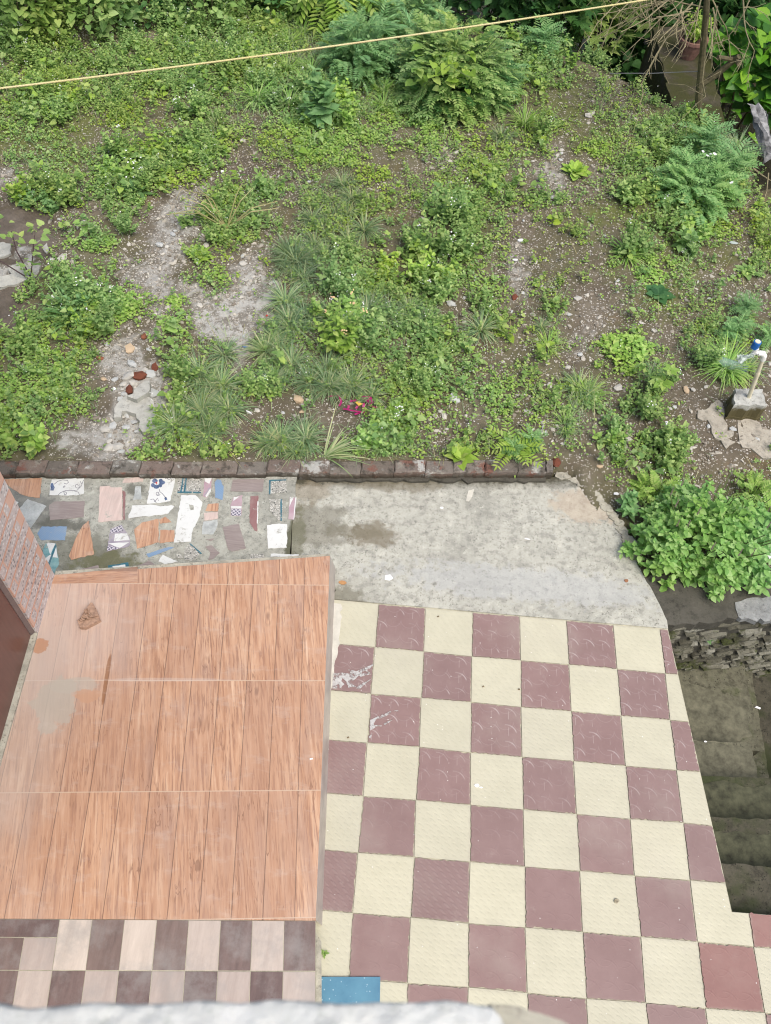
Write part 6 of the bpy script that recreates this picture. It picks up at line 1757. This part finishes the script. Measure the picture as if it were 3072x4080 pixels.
for pts in [[(160, 415), (230, 405), (300, 395), (370, 382), (405, 392)], [(405, 392), (440, 440), (465, 500), (470, 560), (420, 640)], [(515, 690), (590, 705), (700, 715), (790, 730), (880, 745), (1000, 740), (1030, 690)],
            [(680, 525), (720, 505), (765, 495), (830, 480)], [(930, 430), (1000, 420), (1090, 405), (1160, 430), (1190, 480), (1215, 545), (1160, 570)], [(960, 450), (1020, 470), (1075, 500), (1150, 545)], [(1110, 600), (1190, 620), (1260, 640), (1330, 645)],
            [(790, 815), (830, 800), (880, 765), (940, 740)], [(640, 600), (650, 650), (630, 690), (530, 690)], [(850, 600), (860, 630), (820, 665)], [(1000, 560), (1010, 600), (990, 640)], [(1080, 420), (1140, 450), (1120, 500), (1060, 480)]]:
    ribbon(pts, .017, .032)
tag(b.build('foil_ribbon', M['ribbon']), 'tangled magenta foil ribbon on bare mud behind the kerb', 'ribbon')
yc = sheet('yellow_card', [(805, 490), (860, 470), (990, 525), (890, 575)], 1280, 1520, 5.95, .125, .004, M['yellow_card'], 'small yellow card with a round hole among the magenta ribbon', 'card', .001)
cyc = at(1280 + 893 / 5.95, 1520 + 510 / 5.95, .116)
b = MB(); b.tube([(cyc[0], cyc[1], .1255), (cyc[0], cyc[1], .1275)], .007, 12); b.build('round_mark', M['card'], yc)
def scrap(name, px, py, z, size, m, label, cat='scrap', n=6, asp=.6, th=.004, rot=0.0, lift=.0):
    p = at(px, py, z)
    if z > .03: z = float(gz(p[0], p[1])) + lift + .006; p = at(px, py, z)
    pts = [(p[0] + size * math.cos(a + rot) * rng.uniform(.75, 1.1), p[1] + size * asp * math.sin(a) * rng.uniform(.75, 1.1)) for a in np.arange(n) * 6.283 / n]
    b = MB(); b.prism(pts, z, z + th, 0, True)
    return tag(b.build(name, m), label, cat)
scrap('paper_scrap', 1547, 2303, .002, .032, M['paper'], 'white paper scrap on the cement yard near the porch corner', n=5, asp=.8)
scrap('paper_scrap', 1760, 2024, .002, .014, M['paper'], 'small white scrap on the upper middle of the cement yard', n=5)
scrap('paper_scrap', 2102, 2148, .002, .024, M['paper'], 'thin white scrap on the right half of the cement yard', n=4, asp=.3, rot=.5)
sheet('lime_flake', [(770, 165), (795, 158), (788, 185), (772, 212), (760, 210)], 1150, 1800, 1.0748, .004, .004, M['film'], 'flaky pale lime smear on the cement yard below the kerb', 'flake', .002)
scrap('dry_leaf', 1364, 2322, .002, .026, plain('tan_leaf', (.45, .24, .10), .8), 'tan dry leaf on the cement by the porch corner', 'leaf', 7, .6, .006)
scrap('dry_leaf', 2495, 2314, .002, .018, plain('brown_leaf', (.30, .14, .07), .8), 'brown dry leaf near the right edge of the cement yard', 'leaf', 7, .7)
scrap('chip', 1900, 3130, .0, .016, M['paper'], 'pair of white chips on a cream tile, larger one', 'chip', 6, .7); scrap('chip', 1916, 3138, .0, .011, M['paper'], 'smaller white chip beside the larger one on a cream tile', 'chip', 5, .5)
scrap('chip', 1240, 3024, .15, .008, M['paper'], 'tiny white crumb on the wooden-look porch floor', 'chip', 6, .6, .005) if False else None
b = MB(); p = at(1240, 3024, .15); b.tube([p + np.array([-.008, -.002, .004]), p + np.array([.008, .002, .004])], .0042, 7); tag(b.build('crumb', M['paper']), 'white crumb on the porch floor near its right side', 'crumb')
p = at(2455, 3592, .0)
b = MB()
b.tube([p + np.array([.012 * (1 - k / 14) * math.cos(k * .9), .012 * (1 - k / 14) * math.sin(k * .9), .004 + .0008 * k]) for k in range(13)], list(np.linspace(.006, .0015, 13)), 7)
tag(b.build('snail_shell', plain('snail_shell', (.33, .29, .2), .4)), 'small snail shell on a cream tile of the terrace', 'snail shell')
for k, (px, py, lab) in enumerate([(1388, 2940, 'curled brown husk on the terrace by the porch foot'), (1926, 2737, 'brown speck of seed on a cream tile'), (1746, 2458, 'dark seed husk on the upper row of tiles'), (2068, 2748, 'dark seed beside a maroon tile edge')]):
    b = MB(); p = at(px, py, 0); b.tube([p + np.array([-.006, -.003, .004]), p + np.array([0, .004, .006]), p + np.array([.005, -.002, .004])], [.003, .0035, .002], 6)
    tag(b.build('seed_husk', plain('husk', (.16, .11, .05), .8) if k == 0 else bpy.data.materials['husk']), lab, 'seed husk')
scrap('cardboard', 2615, 1928, .06, .048, M['card'], 'tan cardboard piece on soil behind the basil bush', n=4, asp=.45)
scrap('paper_scrap', 2455, 1968, .06, .022, M['paper'], 'white scrap on soil by the rounded yard corner', n=5)
scrap('paper_scrap', 2762, 1880, .06, .022, plain('pale_green_paper', (.5, .6, .52), .6), 'pale green scrap behind the basil bush', n=4, asp=.5)
scrap('paper_scrap', 992, 1645, .06, .028, M['paper'], 'white folded paper on bare mud right of the star grass', n=5, asp=.5, rot=2.2, th=.012)
scrap('paper_scrap', 2075, 962, .06, .032, M['paper'], 'white crumpled paper in the upper right gravel', n=6, asp=.7, th=.014)
scrap('paper_scrap', 2052, 1038, .06, .026, M['paper'], 'white crumpled paper just below the larger one', n=6, asp=.4, th=.012)
scrap('paper_scrap', 455, 1550, .06, .020, M['paper'], 'square white paper left of the red brick pieces', n=4, asp=.9)
scrap('paper_scrap', 886, 686, .06, .018, M['paper'], 'white pebble-like scrap behind the dry twiggy weed', n=6, asp=.7, th=.012)
scrap('plastic_scrap', 976, 1382, .06, .022, M['blue_plastic'], 'blue plastic scrap at the left of the straw-hearted grass', n=4, asp=.45)
scrap('plastic_scrap', 713, 1644, .06, .014, M['blue_plastic'], 'tiny blue plastic bit left of the star grass', n=4, asp=.6)
scrap('plastic_scrap', 2922, 968, .06, .042, M['polythene'], 'pale plastic scrap on mossy soil at the right', n=6, asp=.5)
scrap('paper_scrap', 1740, 630, .06, .03, plain('grey_green_paper', (.45, .52, .45), .6), 'grey-green scrap under the feathery bush', n=5, asp=.5)
scrap('bottle_top', 1063, 1258, .06, .009, plain('red_plastic', (.5, .05, .03), .4), 'tiny red bit on the pale gravel crust', n=8, asp=1)

# carved broken block on the porch
p0 = at(350, 2465, .15)
blk_ = empty('carved_block', (p0[0], p0[1], .15)); tag(blk_, 'broken piece of carved brown wood lying on the porch', 'carving')
def cz(L, z): return [tuple((np.array(at(250 + a / 5.553, 2350 + c / 5.553, .15 + z)) - np.array([p0[0], p0[1], 0]))[:2]) for a, c in L]
b = MB()
b.prism(cz([(370, 800), (400, 880), (540, 880), (860, 710), (820, 640), (600, 690), (380, 760)], .0), 0, .030, 0, True)
b.build('moulding', M['brassy'], blk_)
b = MB(); b.prism(cz([(560, 470), (640, 345), (690, 350), (780, 500), (825, 635), (600, 680), (500, 690), (430, 690), (470, 600)], .0), 0, .038, 0, True)
b.build('slab', M['brassy'], blk_)
b = MB()
for a, c, r_2, h in [(385, 690, .010, .046), (425, 670, .010, .05), (465, 640, .011, .054), (500, 600, .012, .056), (545, 570, .016, .058), (540, 480, .012, .056), (575, 620, .011, .055)]:
    q_ = np.array(cz([(a, c)], .03)[0])
    pts = [np.array([q_[0] + r_2 * math.cos(t), q_[1] + r_2 * .8 * math.sin(t), h - .012 + .004 * math.sin(2 * t)]) for t in np.linspace(0, 5.5, 10)]
    b.tube(pts, .0052, 6); b.tube([np.array([q_[0], q_[1], .005]), np.array([q_[0], q_[1], h - .016])], r_2 * .95, 8)
b.build('carving', M['brassy'], blk_)

# right edge: rag, log, sticks
rp = at(3045, 560, -.1)
rag = empty('rag', tuple(rp)); tag(rag, 'dirty white rag hanging at the right edge of the garden', 'rag')
b = MB()
rr_ = np.random.default_rng(3)
nU, nV = 14, 9
Vv = []
for i in range(nU):
    for j in range(nV):
        u, v = i / (nU - 1), j / (nV - 1)
        Vv.append((.10 * (v - .5) * (1.3 - .5 * u) - .06 + u * .12 + .02 * math.sin(9 * v + 3 * u), .25 - .36 * u, .12 - .20 * u + .035 * math.sin(12 * v + 2 * u) + rr_.normal(0, .008)))
b.poly(Vv, [[i * nV + j, i * nV + j + 1, (i + 1) * nV + j + 1, (i + 1) * nV + j] for i in range(nU - 1) for j in range(nV - 1)])
b.build('cloth', M['rag'], rag); rag.scale = (1.6, 1.3, 1.35)
lp = at(3060, 790, -.45)
b = MB(); b.tube([lp + np.array([-.10, 0, -.06]), lp + np.array([.30, .10, .04])], [.10, .09], 14)
lg = b.build('log', M['bark']); tag(lg, 'short sawn log in the hollow at the right edge', 'log')
b = MB(); b.tube([lp + np.array([-.118, -.005, -.065]), lp + np.array([-.101, 0, -.06])], [.088, .095], 14); b.build('cut_face', M['logwood'], lg)
for k, (pts, lab) in enumerate([([(3000, 670), (3040, 700), (3072, 720)], 'bare stick above the sawn log'), ([(3062, 690), (3055, 760), (3035, 830)], 'thin bent stick hanging in front of the sawn log')]):
    b = MB(); b.tube([at(a, c, .02 - .05 * i) for i, (a, c) in enumerate(pts)], [.008, .006, .004], 5)
    tag(b.build('stick', M['twig']), lab, 'stick')
b = MB(); q0, q1 = at(3058, 2220, .10), at(3110, 2190, .12); b.tube([q0, q1], .016, 10); tag(b.build('pipe_end', M['pvc_white']), 'white pipe end poking out right of the basil bush', 'pipe')
scrap('paper_scrap', 2500 + 1515 / 2.912, 2300 + 1515 / 2.912, -.985, .028, M['paper'], 'white scrap on the low step under the stone wall', n=4, asp=.4, rot=.4)
scrap('paper_scrap', 2810, 2955, -.69, .014, M['paper'], 'white chip in the dark joint of the pale steps', n=5, asp=.5)

# stones one can pick out ---------------------------------------------------------
sproto = []
for i in range(6):
    b = MB(); stones_batch(b, np.zeros((1, 3)), np.array([1.0]), rng, 0, (1, .72, .45), .16)
    sproto.append(b.build('stone', M['stone'])); 
sused = [False] * 6
smats = {'p': M['stone'], 'g': M['graystone'], 'b': M['brickred'], 't': M['terracotta'], 'c': plain('tan_stone', (.5, .38, .25), .85)}
def stone(px, py, r_, mk_, label, group='stones lying in the garden'):
    i = int(rng.integers(6)); o = sproto[i]
    if sused[i]: o = o.copy(); col.objects.link(o)
    if o.data.materials[0] != smats[mk_]:
        o.data = o.data.copy() if True else o.data
        o.data.materials[0] = smats[mk_]
    sused[i] = True
    p = at(px, py, .07); z = float(gz(p[0], p[1]))
    o.location = (p[0], p[1], z + r_ * .2); o.scale = (r_, r_, r_ * rng.uniform(.8, 1.15)); o.rotation_euler = (rng.normal(0, .2), rng.normal(0, .2), rng.uniform(0, 6.28))
    tag(o, label, 'stone', group)
Z5 = lambda a, c: (400 + a / 5.267, 1380 + c / 5.267)
for (a, c), r_, m_, lab in [((830, 610), .066, 'b', 'largest dark red brick lump above the cement chunk'), ((600, 890), .052, 'b', 'dark red brick lump left of the cement chunk'), ((1135, 400), .036, 'b', 'red brick piece half under weeds by the rubble'),
                            ((590, 610), .062, 'p', 'big pale greenish stone left of the brick lump'), ((700, 760), .036, 'p', 'pale stone between the two red brick lumps'), ((660, 370), .052, 'g', 'grey rounded stone at the top of the rubble'),
                            ((1060, 570), .046, 'g', 'grey stone right of the largest brick lump'), ((940, 470), .03, 'p', 'small tan stone just above the brick lump'), ((610, 60), .05, 'c', 'flat tan wedge stone at the top of the gravel heap'),
                            ((0, 260), .03, 't', 'reddish chip at the left of the gravel heap'), ((490, 970), .03, 'g', 'grey pebble left of the lower brick lump'), ((480, 790), .03, 'p', 'pale pebble below the big greenish stone'), ((405, 1090), .03, 'g', 'grey pebble at the slab left tip'),
                            ((520, 1640), .034, 'g', 'upright grey stone in the slab hollow'), ((690, 1530), .028, 'g', 'light grey stone in the slab hollow, right'), ((750, 1720), .03, 'g', 'grey stone at the lower edge of the slab hollow'), ((540, 1410), .03, 'g', 'stone in the notch of the cement slab'),
                            ((240, 1610), .036, 'g', 'grey stone left of the slab hollow'), ((170, 1930), .026, 'p', 'white stone at the lower left of the rubble'), ((150, 2080), .04, 'p', 'flat pale stone near the kerb, left'), ((340, 2060), .048, 'p', 'flat pale stone near the kerb, right'), ((440, 2160), .03, 'g', 'grey stone touching the brick kerb'),
                            ((70, 690), .03, 'c', 'flat tan stone left of the brick rubble'), ((300, 690), .028, 'g', 'small grey stone left of the greenish stone'), ((80, 1690), .04, 'p', 'pale rough stone above the flat pale ones'), ((1070, 960), .055, 'g', 'grey stone behind the tilted cement chunk')]:
    stone(*Z5(a, c), r_, m_, lab, 'rubble around the broken slab')
for px, py, r_, m_, lab in [(253, 1033, .055, 'p', 'pale wedge stone at the corner of the wet mud'), (210, 1040, .03, 'p', 'small pale stone left of the wedge stone'), (965, 1051, .04, 'p', 'pale pointed stone right of the light green rosette'), (1810, 1590, .05, 'g', 'pale grey stone right of the magenta ribbon'),
                            (1655, 1700, .035, 'g', 'grey flat stone in soil behind the kerb'), (1795, 1215, .05, 'g', 'rough grey lump right of the mid garden weeds'), (1725, 1237, .04, 'p', 'pale flat stone left of the rough grey lump'), (1740, 1272, .035, 'c', 'pinkish tan stone below the pale flat one'), (1190, 1590, .045, 'c', 'tan stone on the bare mud behind the kerb'),
                            (1205, 1635, .035, 'c', 'brownish stone below the tan one on bare mud'), (1210, 1705, .04, 'c', 'flat tan stone next to the spiky grass'), (1880, 1060, .035, 'c', 'brown round stone in the middle garden gravel'), (2298, 1200, .036, 'p', 'flat pale stone in right-hand gravel'),
                            (2275, 1530, .045, 'p', 'large pale stone near the bright grass tuft'), (2190, 1533, .03, 'p', 'rounded white stone in right-hand gravel'), (2460, 1545, .04, 'p', 'pale stone left of the yellow-green sapling'), (2605, 1320, .036, 'p', 'pale stone above the bright creeping cushion'), (2555, 1290, .026, 'p', 'white pebble behind the bright creeping cushion'),
                            (2735, 1553, .04, 'c', 'pinkish wedge stone on bare soil, left of a pair'), (2763, 1550, .03, 'p', 'pale wedge stone on bare soil, right of a pair'), (2813, 1541, .03, 'p', 'pale oval stone in front of the long grass'), (2505, 1748, .045, 'p', 'pale stone right of the broad-leaved weed'), (2265, 1460, .03, 'p', 'pale pebble above the bright grass tuft'),
                            (2160, 1720, .034, 'p', 'pale stone in gravel above the kerb end'), (2100, 1640, .028, 'p', 'white pebble left of the small bright grass tuft'), (2216, 1842, .05, 'b', 'red brick bit in soil at the kerb end'), (2395, 1845, .03, 'c', 'tan pointed stone right of the kerb end'), (2555, 1850, .032, 'p', 'pale upright stone in front of the bushy pale weed'), (2550, 1865, .028, 'c', 'reddish tan stone below the pale upright one'),
                            (1330, 1360, .036, 'p', 'whitish stone under the orange-flowered weed'), (2060, 1120, .03, 'p', 'white pebble below the white papers'), (2340, 480, .05, 'p', 'pale slab stone among weeds at upper right'), (2355, 470, .04, 'p', 'flat pale stone near the bank weeds'), (2215, 640, .034, 'p', 'white stone behind the bright rosette'), (2230, 622, .026, 'p', 'white pebble just above the white stone'),
                            (1815, 620, .036, 'p', 'pale stone right of the grey-green scrap'), (1835, 610, .03, 'p', 'light pebble beside the pale stone'), (2950, 1430, .05, 'g', 'grey stone behind the clear bottle'), (3050, 1400, .034, 'p', 'pinkish stone right of the blue cap'), (2050, 1190, .04, 'b', 'reddish brick crumb in right middle gravel'), (640, 985, .04, 'g', 'pale flat stone at the top of the left gravel'), (690, 940, .036, 'g', 'pale stone left of the dry twiggy weed'), (575, 1340, .036, 't', 'terracotta chip above the gravel heap')]:
    stone(px, py, r_, m_, lab)
k = 0
while k < 90:
    i, j = int(rng.integers(41)), int(rng.integers(6, 25))
    c = MAP[j][i] if i < len(MAP[j]) else '.'
    if rng.random() > {'G': 1, '.': .55, 's': .35, 'P': .3, 't': .2}.get(c, 0): continue
    px, py = (i + rng.random()) * CELL, (j + rng.random()) * CELL
    p = at(px, py, .07)
    if p[1] < kerb_y(p[0]) + .06: continue
    stone(px, py, rng.uniform(.016, .030), 'p' if rng.random() < .6 else 'g', 'small pale stone ' + where(px, py), 'small stones in the gravel')
    k += 1
